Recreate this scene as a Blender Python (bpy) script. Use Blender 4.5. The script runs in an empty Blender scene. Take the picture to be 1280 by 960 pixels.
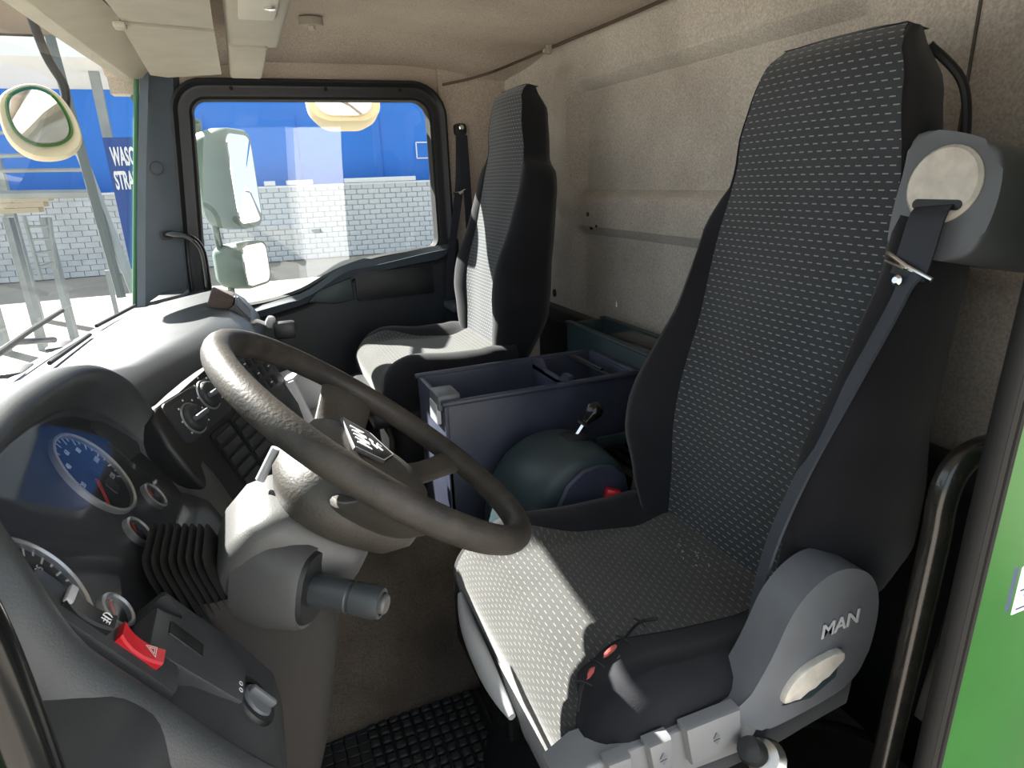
import bpy, bmesh, math, random
from mathutils import Vector as V, Matrix
random.seed(7)
sc = bpy.context.scene
COL = sc.collection

# ------------------------------------------------------------------ camera
RT = V((0.92564277, -0.37660631, -0.03678531))
UP = V((0.14907612, 0.27359341, 0.95022258))
FW = V((0.3477956, 0.88505047, -0.30939276))
CAM = V((0, 0, 1.15)); FPX = 799.02
cd = bpy.data.cameras.new('camera'); cam = bpy.data.objects.new('camera', cd); COL.objects.link(cam)
cd.sensor_width = 36; cd.lens = FPX / 1280 * 36; cd.clip_start = .02; cd.clip_end = 300
cam.matrix_world = Matrix(((RT.x, UP.x, -FW.x, CAM.x), (RT.y, UP.y, -FW.y, CAM.y), (RT.z, UP.z, -FW.z, CAM.z), (0, 0, 0, 1)))
sc.camera = cam

# ------------------------------------------------------------------ sky, sun, exposure
SUN = 34.0; SKY = 1.5
w = bpy.data.worlds.new('sky'); sc.world = w; w.use_nodes = True
bg = w.node_tree.nodes['Background']; bg.inputs[0].default_value = (.80, .90, 1.0, 1); bg.inputs[1].default_value = SKY
sd = V((.76, -1.08, -1.0)).normalized()
ld = bpy.data.lights.new('sun_offscreen', 'SUN'); ld.energy = SUN; ld.angle = .009; ld.color = (1, .94, .87)
lo = bpy.data.objects.new('sun_offscreen', ld); COL.objects.link(lo); lo.rotation_euler = sd.to_track_quat('-Z', 'Y').to_euler(); lo.location = (-6, 8, 9)
sc.view_settings.view_transform = 'Standard'; sc.view_settings.look = 'None'
sc.view_settings.exposure = -0.05; sc.view_settings.gamma = 1; sc.view_settings.use_curve_mapping = False

# ------------------------------------------------------------------ helpers
def at(x, y, X=None, Y=None, Z=None):
    d = FW + RT * ((x - 640) / FPX) + UP * ((480 - y) / FPX)
    t = (X - CAM.x) / d.x if X is not None else (Y - CAM.y) / d.y if Y is not None else (Z - CAM.z) / d.z
    return CAM + d * t

def lerp(tab, x):
    if x <= tab[0][0]: return tab[0][1]
    for (a, b), (c, d) in zip(tab, tab[1:]):
        if x <= c:
            s = (x - a) / (c - a); s = s * s * (3 - 2 * s) * .5 + s * .5
            return b + (d - b) * s
    return tab[-1][1]

def sstep(a, b, x):
    t = max(0, min(1, (x - a) / (b - a))); return t * t * (3 - 2 * t)

def catmull(P, n=8, closed=False):
    P = [V(p) for p in P]; out = []; m = len(P)
    for i in range(m if closed else m - 1):
        if closed: a, b, c, d = P[i - 1], P[i], P[(i + 1) % m], P[(i + 2) % m]
        else: a, b, c, d = P[max(i - 1, 0)], P[i], P[i + 1], P[min(i + 2, m - 1)]
        for k in range(n):
            t = k / n
            out.append(.5 * ((2 * b) + (c - a) * t + (2 * a - 5 * b + 4 * c - d) * t * t + (3 * b - a - 3 * c + d) * t ** 3))
    if not closed: out.append(P[-1])
    return out

class Fr:
    def __init__(s, o, a, b):
        s.o = V(o); s.a = V(a).normalized(); s.b = V(b); s.b = (s.b - s.a * s.b.dot(s.a)).normalized(); s.n = s.a.cross(s.b)
    def __call__(s, a, b, n=0): return s.o + s.a * a + s.b * b + s.n * n
    def mat(s):
        m = Matrix.Identity(4)
        for i, c in enumerate((s.a, s.b, s.n, s.o)):
            for r in range(3): m[r][i] = c[r]
        return m
WORLD = Fr((0, 0, 0), (1, 0, 0), (0, 1, 0))

class MB:
    def __init__(s): s.v = []; s.f = []; s.uv = {}
    def add(s, vs, fs):
        k = len(s.v); s.v += [V(p) for p in vs]; s.f += [tuple(i + k for i in f) for f in fs]; return s
    def bm(s, bm):
        bm.verts.index_update(); s.add([p.co.copy() for p in bm.verts], [[q.index for q in f.verts] for f in bm.faces]); bm.free(); return s
    def box(s, c, size, bev=.004, fr=None, seg=2):
        bm = bmesh.new(); bmesh.ops.create_cube(bm, size=1)
        for p in bm.verts: p.co = V((p.co.x * size[0], p.co.y * size[1], p.co.z * size[2]))
        if bev: bmesh.ops.bevel(bm, geom=list(bm.edges), offset=min(bev, min(size) * .45), segments=seg, affect='EDGES', profile=.5)
        M_ = (fr.mat() if fr else Matrix.Identity(4)) @ Matrix.Translation(V(c)); bmesh.ops.transform(bm, matrix=M_, verts=bm.verts)
        return s.bm(bm)
    def prism(s, poly, fr, t0, t1, bev=0, seg=2):
        bm = bmesh.new(); n = len(poly)
        A = [bm.verts.new(fr(p[0], p[1], t0)) for p in poly]; B = [bm.verts.new(fr(p[0], p[1], t1)) for p in poly]
        bm.faces.new(A[::-1]); top = bm.faces.new(B)
        for i in range(n): bm.faces.new((A[i], A[(i + 1) % n], B[(i + 1) % n], B[i]))
        if bev: bmesh.ops.bevel(bm, geom=list(top.edges), offset=bev, segments=seg, affect='EDGES', profile=.5, clamp_overlap=True)
        bmesh.ops.recalc_face_normals(bm, faces=bm.faces)
        return s.bm(bm)
    def loft(s, rings, closed=True, caps=True, wrap=False):
        k = len(s.v); m = len(rings[0]); n = len(rings)
        for r in rings: s.v += [V(p) for p in r]
        for i in range(n if wrap else n - 1):
            for j in range(m if closed else m - 1):
                a = k + i * m + j; b = k + i * m + (j + 1) % m; i2 = (i + 1) % n; c = k + i2 * m + (j + 1) % m; d = k + i2 * m + j
                s.f.append((a, b, c, d))
        if caps and closed and not wrap:
            s.f.append(tuple(range(k + m - 1, k - 1, -1))); s.f.append(tuple(range(k + (n - 1) * m, k + n * m)))
        return s
    def grid(s, fn, nu, nv, uvf=None):
        k = len(s.v)
        for i in range(nu + 1):
            for j in range(nv + 1):
                s.v.append(V(fn(i / nu, j / nv)))
                if uvf: s.uv[len(s.v) - 1] = uvf(i / nu, j / nv)
        for i in range(nu):
            for j in range(nv):
                a = k + i * (nv + 1) + j; s.f.append((a, a + 1, a + nv + 2, a + nv + 1))
        return s
    def tube(s, path, r, seg=12, caps=True, closed=False):
        P = [V(p) for p in path]; n = len(P); R = r if isinstance(r, (list, tuple)) else [r] * n
        rings = []; u = None
        for i in range(n):
            t = ((P[(i + 1) % n] - P[i - 1]) if closed else (P[min(i + 1, n - 1)] - P[max(i - 1, 0)])).normalized()
            if u is None: u = t.orthogonal().normalized()
            u = (u - t * u.dot(t)).normalized(); q = t.cross(u)
            rings.append([P[i] + (u * math.cos(2 * math.pi * k / seg) + q * math.sin(2 * math.pi * k / seg)) * R[i] for k in range(seg)])
        return s.loft(rings, True, caps, wrap=closed)
    def lathe(s, prof, o, ax, seg=24):
        o = V(o); ax = V(ax).normalized(); u = ax.orthogonal().normalized(); q = ax.cross(u)
        return s.loft([[o + ax * h + (u * math.cos(2 * math.pi * k / seg) + q * math.sin(2 * math.pi * k / seg)) * max(r, 1e-5) for k in range(seg)] for r, h in prof], True, True)
    def ribbon(s, path, side, wd, t):
        P = [V(p) for p in path]; n = len(P); rings = []
        for i in range(n):
            tg = (P[min(i + 1, n - 1)] - P[max(i - 1, 0)]).normalized(); sd_ = V(side(i / (n - 1)) if callable(side) else side)
            sd_ = (sd_ - tg * sd_.dot(tg)).normalized(); nn = tg.cross(sd_); ww = wd(i / (n - 1)) if callable(wd) else wd
            rings.append([P[i] + sd_ * ww / 2 + nn * t / 2, P[i] - sd_ * ww / 2 + nn * t / 2, P[i] - sd_ * ww / 2 - nn * t / 2, P[i] + sd_ * ww / 2 - nn * t / 2])
        return s.loft(rings)
    def text(s, txt, fr, size, depth=.0006, shear=0, bold=.01):
        cu = bpy.data.curves.new('lettering', 'FONT'); cu.body = txt; cu.size = size; cu.extrude = depth; cu.align_x = 'CENTER'; cu.align_y = 'CENTER'; cu.shear = shear; cu.resolution_u = 3; cu.offset = size * bold
        o = bpy.data.objects.new('lettering', cu); COL.objects.link(o)
        dg = bpy.context.evaluated_depsgraph_get(); me = o.evaluated_get(dg).to_mesh()
        s.add([fr(p.co.x, p.co.y, p.co.z) for p in me.vertices], [list(f.vertices) for f in me.polygons])
        bpy.data.objects.remove(o); bpy.data.curves.remove(cu); return s
    def build(s, name, mat, parent=None, smooth=True, angle=38, sub=0, thick=0, recalc=True, loc=None):
        base = V((0, 0, 0))
        if parent is not None: base = ORG.get(parent.name, base)
        elif loc is not None: base = V(loc)
        me = bpy.data.meshes.new(name); me.from_pydata([tuple(p - base) for p in s.v], [], s.f)
        if s.uv:
            ul = me.uv_layers.new(name='UVMap')
            for lp in me.loops: ul.data[lp.index].uv = s.uv.get(lp.vertex_index, (0, 0))
        if recalc:
            bm = bmesh.new(); bm.from_mesh(me); bmesh.ops.recalc_face_normals(bm, faces=bm.faces); bm.to_mesh(me); bm.free()
        me.materials.append(mat)
        if smooth:
            me.shade_smooth(); me.set_sharp_from_angle(angle=math.radians(angle))
        o = bpy.data.objects.new(name, me); COL.objects.link(o)
        if parent is not None: o.parent = parent
        else: o.location = base
        ORG[o.name] = base
        if thick:
            md = o.modifiers.new('thickness', 'SOLIDIFY'); md.thickness = thick; md.offset = 0
        if sub:
            md = o.modifiers.new('smooth', 'SUBSURF'); md.levels = sub; md.render_levels = sub
        return o
ORG = {}
def B(): return MB()
def thing(name, label, cat, loc, group=None, kind=None):
    o = bpy.data.objects.new(name, None); COL.objects.link(o); o.location = loc; ORG[o.name] = V(loc); o.empty_display_size = .05
    tag(o, label, cat, group, kind); return o
def tag(o, label=None, cat=None, group=None, kind=None):
    if label: o['label'] = label
    if cat: o['category'] = cat
    if group: o['group'] = group
    if kind: o['kind'] = kind
    return o
def struct(o, label, cat): return tag(o, label, cat, None, 'structure')
def piece(mesh, name, parent, loc, rot=None):
    o = bpy.data.objects.new(name, mesh); COL.objects.link(o); o.parent = parent; o.location = V(loc) - ORG[parent.name]
    if rot: o.rotation_euler = rot
    return o

# ------------------------------------------------------------------ materials
def nodes(m): return m.node_tree.nodes, m.node_tree.links
def M(name, col, rough=.5, metal=0, var=0, vscale=8, bump=0, bscale=300, spec=.5, sheen=0, col2=None, fine=0, fscale=500):
    m = bpy.data.materials.new(name); m.use_nodes = True; N, L = nodes(m); p = N['Principled BSDF']
    p.inputs['Base Color'].default_value = (*col, 1); p.inputs['Roughness'].default_value = rough; p.inputs['Metallic'].default_value = metal
    p.inputs['Specular IOR Level'].default_value = spec
    if sheen: p.inputs['Sheen Weight'].default_value = sheen
    tc = N.new('ShaderNodeTexCoord')
    def noise(s, d=4):
        n = N.new('ShaderNodeTexNoise'); n.inputs['Scale'].default_value = s; n.inputs['Detail'].default_value = d; L.new(tc.outputs['Object'], n.inputs['Vector']); return n
    if var or fine or col2:
        mix = N.new('ShaderNodeMix'); mix.data_type = 'RGBA'
        c2 = col2 if col2 else tuple(c * (1 - var) for c in col)
        mix.inputs[6].default_value = (*col, 1); mix.inputs[7].default_value = (*c2, 1)
        n1 = noise(vscale); rp = N.new('ShaderNodeValToRGB'); rp.color_ramp.elements[0].position = .38; rp.color_ramp.elements[1].position = .66
        L.new(n1.outputs['Fac'], rp.inputs[0]); L.new(rp.outputs[0], mix.inputs[0]); out = mix.outputs[2]
        if fine:
            n2 = noise(fscale, 2); mp = N.new('ShaderNodeMapRange'); mp.inputs[1].default_value = .3; mp.inputs[2].default_value = .7; mp.inputs[3].default_value = 1 - fine; mp.inputs[4].default_value = 1 + fine
            L.new(n2.outputs['Fac'], mp.inputs[0]); ml = N.new('ShaderNodeVectorMath'); ml.operation = 'SCALE'; L.new(out, ml.inputs[0]); L.new(mp.outputs[0], ml.inputs['Scale']); out = ml.outputs[0]
        L.new(out, p.inputs['Base Color'])
    if bump:
        nb = noise(bscale, 3); bp = N.new('ShaderNodeBump'); bp.inputs['Strength'].default_value = bump; bp.inputs['Distance'].default_value = .002
        L.new(nb.outputs['Fac'], bp.inputs['Height']); L.new(bp.outputs[0], p.inputs['Normal'])
    return m

def seat_cloth(name, base, dash):
    m = bpy.data.materials.new(name); m.use_nodes = True; N, L = nodes(m); p = N['Principled BSDF']; p.inputs['Roughness'].default_value = .9; p.inputs['Specular IOR Level'].default_value = .25; p.inputs['Sheen Weight'].default_value = .25
    uv = N.new('ShaderNodeUVMap'); sp = N.new('ShaderNodeSeparateXYZ'); L.new(uv.outputs[0], sp.inputs[0])
    def mth(op, a, b=None):
        n = N.new('ShaderNodeMath'); n.operation = op
        for i, q in enumerate((a, b)):
            if q is None: continue
            if isinstance(q, (int, float)): n.inputs[i].default_value = q
            else: L.new(q, n.inputs[i])
        return n.outputs[0]
    v = mth('DIVIDE', sp.outputs[1], .0105); row = mth('FLOOR', v); fv = mth('FRACT', v)
    u = mth('ADD', mth('DIVIDE', sp.outputs[0], .0165), mth('MULTIPLY', row, .5)); fu = mth('FRACT', u)
    mk = mth('MULTIPLY', mth('LESS_THAN', fv, .15), mth('LESS_THAN', fu, .52))
    tc = N.new('ShaderNodeTexCoord'); nz = N.new('ShaderNodeTexNoise'); nz.inputs['Scale'].default_value = 9; nz.inputs['Detail'].default_value = 5; L.new(tc.outputs['Object'], nz.inputs['Vector'])
    c0 = N.new('ShaderNodeMix'); c0.data_type = 'RGBA'; c0.inputs[6].default_value = (*base, 1); c0.inputs[7].default_value = (*[b * 1.55 + .008 for b in base], 1); L.new(nz.outputs['Fac'], c0.inputs[0])
    mx = N.new('ShaderNodeMix'); mx.data_type = 'RGBA'; L.new(mk, mx.inputs[0]); L.new(c0.outputs[2], mx.inputs[6]); mx.inputs[7].default_value = (*dash, 1); L.new(mx.outputs[2], p.inputs['Base Color'])
    n2 = N.new('ShaderNodeTexNoise'); n2.inputs['Scale'].default_value = 900; L.new(tc.outputs['Object'], n2.inputs['Vector'])
    bp = N.new('ShaderNodeBump'); bp.inputs['Strength'].default_value = .35; bp.inputs['Distance'].default_value = .001; L.new(n2.outputs['Fac'], bp.inputs['Height']); L.new(bp.outputs[0], p.inputs['Normal'])
    return m

def glass(name, tint=(1, 1, 1), dirt=.03, rough=0.0, ior=1.5, fmax=1.0):
    m = bpy.data.materials.new(name); m.use_nodes = True; N, L = nodes(m); N.remove(N['Principled BSDF']); out = N['Material Output']
    t = N.new('ShaderNodeBsdfTransparent'); t.inputs[0].default_value = (*tint, 1); g = N.new('ShaderNodeBsdfGlossy'); g.inputs['Roughness'].default_value = rough
    lw = N.new('ShaderNodeLayerWeight'); lw.inputs[0].default_value = .5; pw = N.new('ShaderNodeMath'); pw.operation = 'POWER'; L.new(lw.outputs['Facing'], pw.inputs[0]); pw.inputs[1].default_value = 5
    f0 = ((ior - 1) / (ior + 1)) ** 2; fr = N.new('ShaderNodeMapRange'); L.new(pw.outputs[0], fr.inputs[0]); fr.inputs[3].default_value = f0; fr.inputs[4].default_value = fmax
    a = N.new('ShaderNodeMixShader'); L.new(fr.outputs[0], a.inputs[0]); L.new(t.outputs[0], a.inputs[1]); L.new(g.outputs[0], a.inputs[2])
    d = N.new('ShaderNodeBsdfDiffuse'); d.inputs[0].default_value = (.8, .8, .76, 1)
    tc = N.new('ShaderNodeTexCoord'); nz = N.new('ShaderNodeTexNoise'); nz.inputs['Scale'].default_value = 6; nz.inputs['Detail'].default_value = 6; L.new(tc.outputs['Object'], nz.inputs['Vector'])
    mp = N.new('ShaderNodeMapRange'); mp.inputs[1].default_value = .35; mp.inputs[2].default_value = .7; mp.inputs[3].default_value = dirt * .4; mp.inputs[4].default_value = dirt * 1.6; L.new(nz.outputs['Fac'], mp.inputs[0])
    b = N.new('ShaderNodeMixShader'); L.new(mp.outputs[0], b.inputs[0]); L.new(a.outputs[0], b.inputs[1]); L.new(d.outputs[0], b.inputs[2]); L.new(b.outputs[0], out.inputs[0])
    return m

def wall_felt(name, c1, c2):
    return M(name, c1, .95, var=.2, col2=c2, vscale=3.2, bump=.5, bscale=260, spec=.1, fine=.2, fscale=230)

m_felt = wall_felt('grey_beige_felt', (.62, .57, .51), (.46, .415, .365))
m_ceil = wall_felt('warm_beige_headliner_felt', (.57, .49, .415), (.47, .40, .335))
m_beige = M('beige_moulded_plastic', (.43, .39, .31), .6, var=.1, vscale=14, bump=.1, bscale=500)
m_cream = M('cream_plastic', (.56, .52, .43), .5, var=.06, vscale=20)
m_dark = M('dark_grey_grained_plastic', (.030, .034, .038), .52, var=.2, vscale=12, bump=.25, bscale=420)
m_dash = M('charcoal_dashboard_plastic', (.050, .055, .060), .40, var=.25, vscale=9, bump=.18, bscale=520)
m_blk = M('black_plastic', (.012, .013, .015), .45, bump=.1, bscale=400)
m_gloss = M('glossy_black_paint', (.008, .009, .009), .16, var=.3, vscale=30)
m_rub = M('black_rubber', (.008, .008, .008), .75, spec=.3, bump=.2, bscale=200)
m_mat = M('rubber_mat', (.020, .022, .026), .6, var=.3, vscale=10, bump=.2, bscale=260)
m_pillar = M('grey_pillar_trim', (.075, .095, .115), .55, var=.12, vscale=10, bump=.15, bscale=400)
m_doort = M('dark_door_trim', (.024, .030, .038), .5, var=.2, vscale=10, bump=.2, bscale=400)
m_navy = M('blue_grey_bin_plastic', (.045, .052, .085), .45, var=.2, vscale=9, bump=.1, bscale=500)
m_teal = M('dark_teal_plastic', (.030, .050, .058), .45, var=.2, vscale=9, bump=.1, bscale=500)
m_grey = M('mid_grey_plastic', (.125, .135, .15), .45, var=.1, vscale=20, bump=.1, bscale=600)
m_lgrey = M('light_grey_plastic', (.50, .51, .53), .4, var=.06, vscale=20)
m_btn = M('satin_grey_plastic', (.19, .195, .205), .35, var=.06, vscale=20)
m_ivory = M('worn_ivory_plastic', (.62, .58, .52), .45, var=.2, vscale=60)
m_cloth = seat_cloth('dashed_seat_cloth', (.022, .026, .031), (.24, .25, .25))
m_dusty = seat_cloth('dusty_dashed_cushion_cloth', (.036, .036, .0345), (.15, .15, .14))
m_bcloth = M('black_seat_cloth', (.014, .0145, .0185), .9, sheen=.15, var=.35, vscale=7, bump=.3, bscale=700, spec=.2)
m_strap = M('dark_webbing', (.018, .022, .032), .6, bump=.2, bscale=900)
m_rim = M('worn_brown_black_polyurethane', (.046, .040, .034), .52, col2=(.024, .022, .020), var=.2, vscale=22, bump=.3, bscale=260, spec=.35)
m_hub = M('grained_wheel_hub', (.056, .051, .044), .52, var=.2, vscale=18, bump=.35, bscale=260)
m_col = M('grey_column_shroud', (.085, .085, .084), .45, var=.12, vscale=14, bump=.15, bscale=500)
m_carp = M('brown_tunnel_carpet', (.085, .072, .058), .95, var=.4, vscale=6, bump=.6, bscale=300, spec=.1, fine=.25, fscale=300)
m_floor = M('dark_floor_carpet', (.045, .040, .035), .95, var=.3, vscale=6, bump=.5, bscale=300, spec=.1)
m_chrome = M('chrome', (.75, .75, .75), .15, 1)
m_steel = M('brushed_steel', (.50, .48, .44), .32, 1, var=.3, vscale=40)
m_green = M('green_body_paint', (.028, .165, .022), .28, var=.15, vscale=5)
m_white = M('white_print', (.80, .80, .80), .5)
m_red = M('red_plastic', (.62, .018, .030), .35)
m_redn = M('red_needle', (.75, .06, .05), .4)
m_face = M('gauge_face', (.012, .014, .018), .5)
m_lcd = M('gauge_display', (.05, .055, .05), .3)
m_silv = M('silver_ring', (.55, .55, .56), .3, .8)
m_mirror = M('mirror_glass', (.85, .87, .88), .02, 1)
m_mirh = M('mirror_housing_cab_reflection', (.11, .16, .14), .5, var=.2, vscale=12)  # grey green paints in the cab side reflected by the door mirror
m_glass = glass('clear_pane', (.96, .985, .98), .012, .0, 1.62)
m_wind = glass('dusty_windscreen', (.93, .97, .97), .035, .0, 1.45)
m_lens = glass('gauge_cover', (.95, .96, .97), .006, .03, 1.22, .4)
m_paper = M('label_paper', (.75, .76, .80), .6)
m_dblue = M('dark_blue_print', (.02, .05, .12), .5)
m_foam = M('torn_red_padding', (.55, .12, .10), .9, bump=.4, bscale=400)
m_dustpad = M('dusty_brown_pad', (.085, .06, .05), .95, fine=.4, fscale=400, bump=.5, bscale=400)

# ------------------------------------------------------------------ the cab shell
YR = 2.38; YL = .30; XB = 1.05
def arc2(cx, cy, r, a0, a1, n=6): return [(cx + r * math.cos(math.radians(a0 + (a1 - a0) * i / n)), cy + r * math.sin(math.radians(a0 + (a1 - a0) * i / n))) for i in range(n + 1)]
def rrect(x0, y0, x1, y1, r, n=6):
    return arc2(x1 - r, y1 - r, r, 0, 90, n) + arc2(x0 + r, y1 - r, r, 90, 180, n) + arc2(x0 + r, y0 + r, r, 180, 270, n) + arc2(x1 - r, y0 + r, r, 270, 360, n)

floor_o = struct(B().box((.33, 1.34, -.03), (1.50, 2.16, .06), .0).build('floor', m_floor, smooth=False), 'dark carpeted floor of the truck cab', 'floor')
# engine tunnel between the seats
tp = [(1.13, -.0), (1.165, .03), (1.18, .10), (1.195, .20), (1.215, .27), (1.25, .31), (1.30, .33), (1.45, .335), (1.52, .32), (1.56, .28), (1.58, .15), (1.60, 0)]
rings = []
for i in range(13):
    x = -.38 + 1.40 * i / 12; rings.append([(x, y + (.03 * sstep(.2, -.2, x) * (1 if y > 1.4 else -1)), z * (1 + .12 * sstep(.2, -.3, x))) for y, z in tp])
B().loft(rings).build('engine_tunnel', m_carp, floor_o, sub=1)

# back wall: felt with a recessed panel, a ledge and a lower panel
def bw(Y, Z):
    inY = sstep(.90, .96, Y) * sstep(2.045, 1.995, Y)
    up = inY * sstep(1.075, 1.105, Z) * sstep(1.425, 1.395, Z)
    groove = math.exp(-((Z - 1.09) / .010) ** 2) * inY * .006
    low = sstep(2.045, 1.99, Y) * sstep(.985, .950, Z)
    col = sstep(2.16, 2.12, Y) * sstep(1.995, 2.03, Y) * sstep(.98, 1.08, Z) * sstep(1.50, 1.44, Z)
    corner = sstep(2.19, 2.38, Y) ** 2 * .10
    top = sstep(1.47, 1.60, Z) ** 2 * .05
    return XB + .034 * up + .026 * low - .024 * col + groove * 1.5 - corner - top
wb = B()
NU, NV = 150, 110
def bwf(u, v):
    Y = YL + (YR - YL) * u; Z = .02 + 1.58 * v; return (bw(Y, Z), Y, Z)
wb.grid(bwf, NU, NV); k = len(wb.v)
wb.grid(lambda u, v: (1.12, YL + (YR - YL) * u, .02 + 1.58 * v), 1, 1)
wall_back = struct(wb.build('wall_back', m_felt, recalc=False), 'grey beige felt covered back wall of the cab', 'wall')
B().box((bw(.726, 1.2) - .001, .726, 1.1), (.004, .004, .9), 0).build('seam', M('dark_seam', (.10, .09, .08), .9), wall_back)
for (y, z, r) in ((1.927, 1.02, .007), (1.911, .977, .006), (1.87, .985, .004), (2.19, .72, .015)):
    B().lathe([(0, -.004), (r, -.004), (r, .003), (0, .004)], (bw(y, z), y, z), (-1, 0, 0), 12).build('screw_hole', m_blk, wall_back)
# lower dark ledge along the back wall
B().box((1.035, 1.34, .655), (.05, 2.02, .05), .01).box((1.04, 1.34, .34), (.03, 2.02, .60), .0).build('lower_panel', m_blk, wall_back)

# ceiling
def ceilz(X, Y): return 1.60 - .055 * sstep(.55, 1.02, X) - .055 * sstep(.15, -.32, X) - .075 * (sstep(2.15, 2.40, Y) ** 2 + sstep(.50, .25, Y) ** 2)
cb = B(); cb.grid(lambda u, v: (-.32 + 1.40 * u, .26 + 2.16 * v, ceilz(-.32 + 1.40 * u, .26 + 2.16 * v)), 36, 44); cb.grid(lambda u, v: (-.40 + 1.52 * u, .20 + 2.28 * v, 1.68), 1, 1)
ceil = struct(cb.build('ceiling', m_ceil, recalc=False), 'warm beige felt headliner of the cab', 'ceiling')
# side wall behind the passenger door
sw = B(); sw.prism([(.70, .0), (1.06, .0), (1.06, 1.62), (.70, 1.62)], Fr((0, YR, 0), (1, 0, 0), (0, 0, 1)), -.06, 0)
wall_right = struct(sw.build('wall_right', m_ceil), 'felt covered side wall behind the passenger door', 'wall')
B().box((.86, YR - .005, 0.30), (.34, .02, .62), .005).build('lower_panel', m_blk, wall_right)

# passenger door: opening, trim, pane
FD = Fr((0, YR, 0), (1, 0, 0), (0, 0, 1))     # n points to -Y (into the cab)
door = struct(thing('door_1', None, None, (.25, YR, 0)), 'dark grey passenger door with large side window', 'door')
wlow = [tuple(p)[:2] for p in catmull([(a, b, 0) for a, b in ((.600, .900), (.50, .893), (.40, .880), (.30, .855), (.22, .822), (.15, .79), (.05, .765), (-.05, .755), (-.115, .758), (-.150, .785), (-.156, .83), (-.150, .93))], 3)]
win = [(.10 * k - .02, 1.415) for k in range(6)] + arc2(.600, 1.355, .060, 90, 0, 7) + [(.660, 1.25), (.660, 1.15), (.660, 1.05)] + arc2(.620, .940, .040, 0, -90, 5)[:-1] + wlow + [(-.138, 1.05), (-.126, 1.17), (-.115, 1.28), (-.107, 1.36)] + arc2(-.060, 1.368, .047, 170, 100, 5)
def offs(poly, d):
    n = len(poly); out = []; cx = sum(p[0] for p in poly) / n; cz = sum(p[1] for p in poly) / n
    for i in range(n):
        a = V((*poly[i - 1], 0)); b = V((*poly[i], 0)); c = V((*poly[(i + 1) % n], 0))
        t = ((b - a).normalized() + (c - b).normalized()); t = t.normalized() if t.length > 1e-6 else (c - b).normalized(); nn = V((t.y, -t.x, 0))
        if nn.dot(b - V((cx, cz, 0))) < 0: nn = -nn
        p = b + nn * d; out.append((p.x, p.y))
    return out
def frame_rings(poly, prof):   # prof: (offset outward, depth into cab)
    return [[FD(x, z, h) for (x, z) in offs(poly, o)] for o, h in prof]
winc = win
B().loft(frame_rings(winc, [(0, -.06), (0, .004), (.004, .010), (.012, .012), (.030, .008), (.038, .010), (.050, .024), (.058, .022), (.062, .0), (.062, -.06)]), True, False, wrap=True).build('window_frame', m_blk, door, angle=30)
B().loft(frame_rings(winc, [(-.006, -.03), (-.002, .006), (.006, .012), (.006, -.03)]), True, False, wrap=True).build('window_seal', m_rub, door)
pane = B().prism(winc, FD, -.052, -.047).build('pane', m_glass, door, smooth=False)
for x in (.02, .31, .56):
    B().lathe([(.006, 0), (.006, .004), (0, .005)], FD(x, 1.445, .010), (0, -1, 0), 10).build('screw', m_rub, door)
# lower trim of the door
low = [(p[0], p[1]) for p in offs(winc, .03) if p[1] < .955]
low.sort(key=lambda p: p[0])
poly = [(-.25, .0), (.735, .0), (.735, .93)] + low[::-1] + [(-.25, .80)]
B().prism(poly, FD, -.06, .012, .008).build('trim_panel', m_doort, door)
B().loft([[FD(x, z + .008 * math.sin(math.pi * k), .012) for x, z in ((-.05 + .75 * k, lerp([(0, .745), (.25, .775), (.5, .865), (1, .915)], k)),)] + [FD(-.05 + .75 * k, lerp([(0, .735), (.25, .765), (.5, .853), (1, .900)], k), h) for h in (.030, .040, .030)] + [FD(-.05 + .75 * k, lerp([(0, .70), (.25, .735), (.5, .80), (1, .86)], k), .012)] for k in [i / 20 for i in range(21)]], True, True).build('sill_ledge', m_pillar, door)
B().prism(rrect(.335, .735, .625, .840, .012), FD, .010, .026, .005).build('door_insert', m_blk, door)
B().prism([(.16, .75), (.20, .79), (.32, .825), (.325, .745), (.26, .735)], FD, .010, .03, .008).build('door_pull', m_teal, door)
B().box(FD(.36, .42, .045), (.62, .09, .07), .02).build('armrest', m_doort, door)
B().box(FD(.685, .69, .02), (.05, .22, .03), .01, None).build('latch_cover', m_pillar, door)

def wsx_(z): return -.378 + (z - .80) * .20
# passenger side pillar trim with speaker plug
pa = struct(thing('trim_1', None, None, (-.2, YR, .8)), 'grey trim of the passenger side windscreen pillar', 'pillar')
pr = []
for z, x0, x1 in ((.60, -.41, -.20), (.80, -.368, -.200), (1.0, -.330, -.185), (1.2, -.290, -.170), (1.40, -.247, -.150), (1.50, -.225, -.135), (1.56, -.21, -.12)):
    pr.append([(x0, YR + .02, z), (x0 + .004, YR - .030, z), (x0 + .03, YR - .050, z), (x1 - .06, YR - .045, z), (x1, YR - .015, z), (x1 + .015, YR + .02, z)])
B().loft(pr).build('pillar_trim', m_pillar, pa)
q = at(195, 210, Y=2.335)
B().lathe([(.021, -.002), (.021, .004), (.018, .006), (.016, .004), (0, .005)], q, (.1, -1, 0), 20).build('round_plug', M('plug_grey', (.05, .06, .07), .6), pa)
B().tube([(wsx_(z) + .006, YR - .02, z) for z in (.72, .9, 1.1, 1.3, 1.5)], .007, 8).build('pillar_edge', M('dull_green_edge', (.05, .17, .08), .4), pa)

# windscreen
def wsx(Y, z):
    k = (Y - 1.34) / 1.04; return -.50 + .125 * k * k + (z - .80) * .20 + .0
def wsf(u, v):
    Y = .31 + 2.06 * u; z = .76 + .82 * v; return (wsx(Y, z), Y, z)
wsb = B().grid(wsf, 28, 10)
wscreen = struct(wsb.build('window_1', m_wind, recalc=False), 'large curved dusty windscreen', 'window')
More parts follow.
